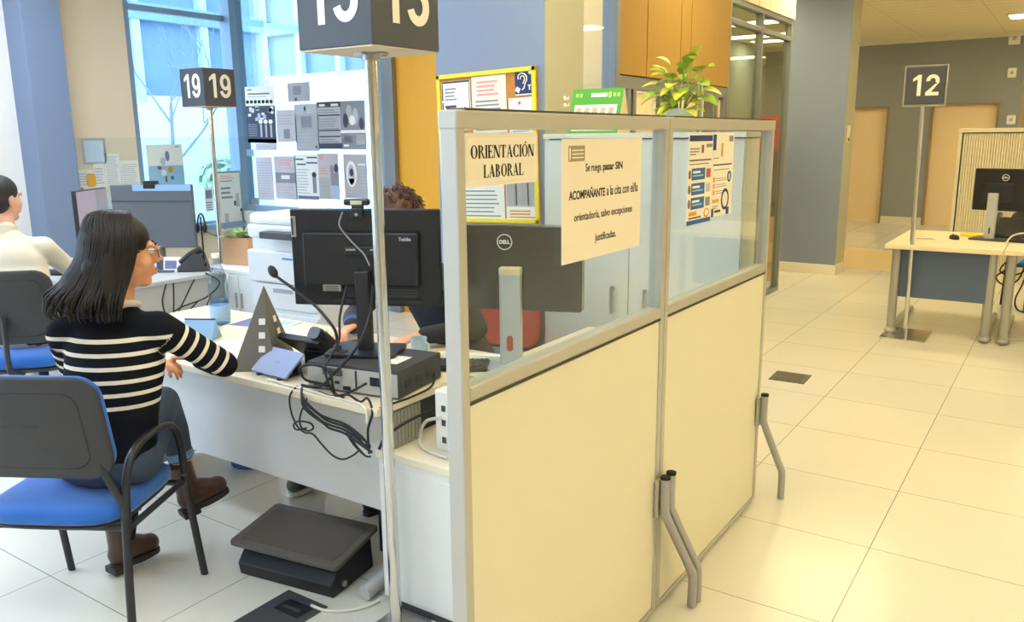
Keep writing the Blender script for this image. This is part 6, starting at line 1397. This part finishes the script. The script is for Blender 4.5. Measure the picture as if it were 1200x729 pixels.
for _ in range(330):
    v = V3((rnd.gauss(0, 1), rnd.gauss(0, 1), rnd.gauss(0, 1))).normalized()
    if v.y > .45 and v.z < .55: continue
    c0 = V3((v.x * .100, -.02 + v.y * .105, .035 + v.z * .098)); ax = (v + V3((rnd.uniform(-.7, .7), rnd.uniform(-.7, .7), rnd.uniform(-.9, .3)))).normalized(); u = ax.orthogonal().normalized(); w2 = ax.cross(u)
    L = rnd.uniform(.025, .05); rr_ = rnd.uniform(.006, .011); n = 14
    mb.tube([C_.L @ HM @ (c0 + ax * (L * q / n - .006) + u * rr_ * math.cos(q * .95) + w2 * rr_ * math.sin(q * .95)) for q in range(n)], .0026, 4)
mb.build('curls', M_CURL, hr, smooth=180)
# ------------------------------------------------------------------ light, camera, colour management
wd = bpy.data.worlds.new('daylight'); SC.world = wd; wd.use_nodes = True
nt = wd.node_tree; bg = nt.nodes['Background']; bg.inputs[1].default_value = 8.0
tc = nt.nodes.new('ShaderNodeTexCoord'); sp = nt.nodes.new('ShaderNodeSeparateXYZ'); rp = nt.nodes.new('ShaderNodeValToRGB')
nt.links.new(tc.outputs['Generated'], sp.inputs[0]); nt.links.new(sp.outputs[2], rp.inputs[0])
rp.color_ramp.elements[0].color = hexc('d8e8fb') + (1,); rp.color_ramp.elements[1].color = hexc('9cc4f4') + (1,)
rp.color_ramp.elements[0].position = .0; rp.color_ramp.elements[1].position = .8
nt.links.new(rp.outputs[0], bg.inputs[0])
cam = bpy.data.cameras.new('camera'); co = bpy.data.objects.new('camera', cam); COL.objects.link(co); SC.camera = co
pt, yw, rl = R(11.91), R(34.11), R(-0.56)
hd = Vector((-math.sin(yw), math.cos(yw), 0)); rt0 = Vector((math.cos(yw), math.sin(yw), 0)); zz = Vector((0, 0, 1))
fwd = hd * math.cos(pt) - zz * math.sin(pt); uc = zz * math.cos(pt) + hd * math.sin(pt)
rt_ = rt0 * math.cos(rl) + uc * math.sin(rl); up_ = uc * math.cos(rl) - rt0 * math.sin(rl)
Mc = Matrix((rt_, up_, -fwd)).transposed().to_4x4(); Mc.translation = Vector((0, 0, 1.6)); co.matrix_world = Mc
cam.sensor_fit = 'HORIZONTAL'; cam.sensor_width = 36; cam.lens = 36 * 967 / 1200; cam.clip_start = .02; cam.clip_end = 300
vs = SC.view_settings; vs.view_transform = 'Standard'; vs.look = 'None'; vs.exposure = -0.08; vs.gamma = 1.0; vs.use_curve_mapping = False
SC.cycles.max_bounces = 10; SC.cycles.diffuse_bounces = 5; SC.cycles.transparent_max_bounces = 24; SC.cycles.sample_clamp_indirect = 8
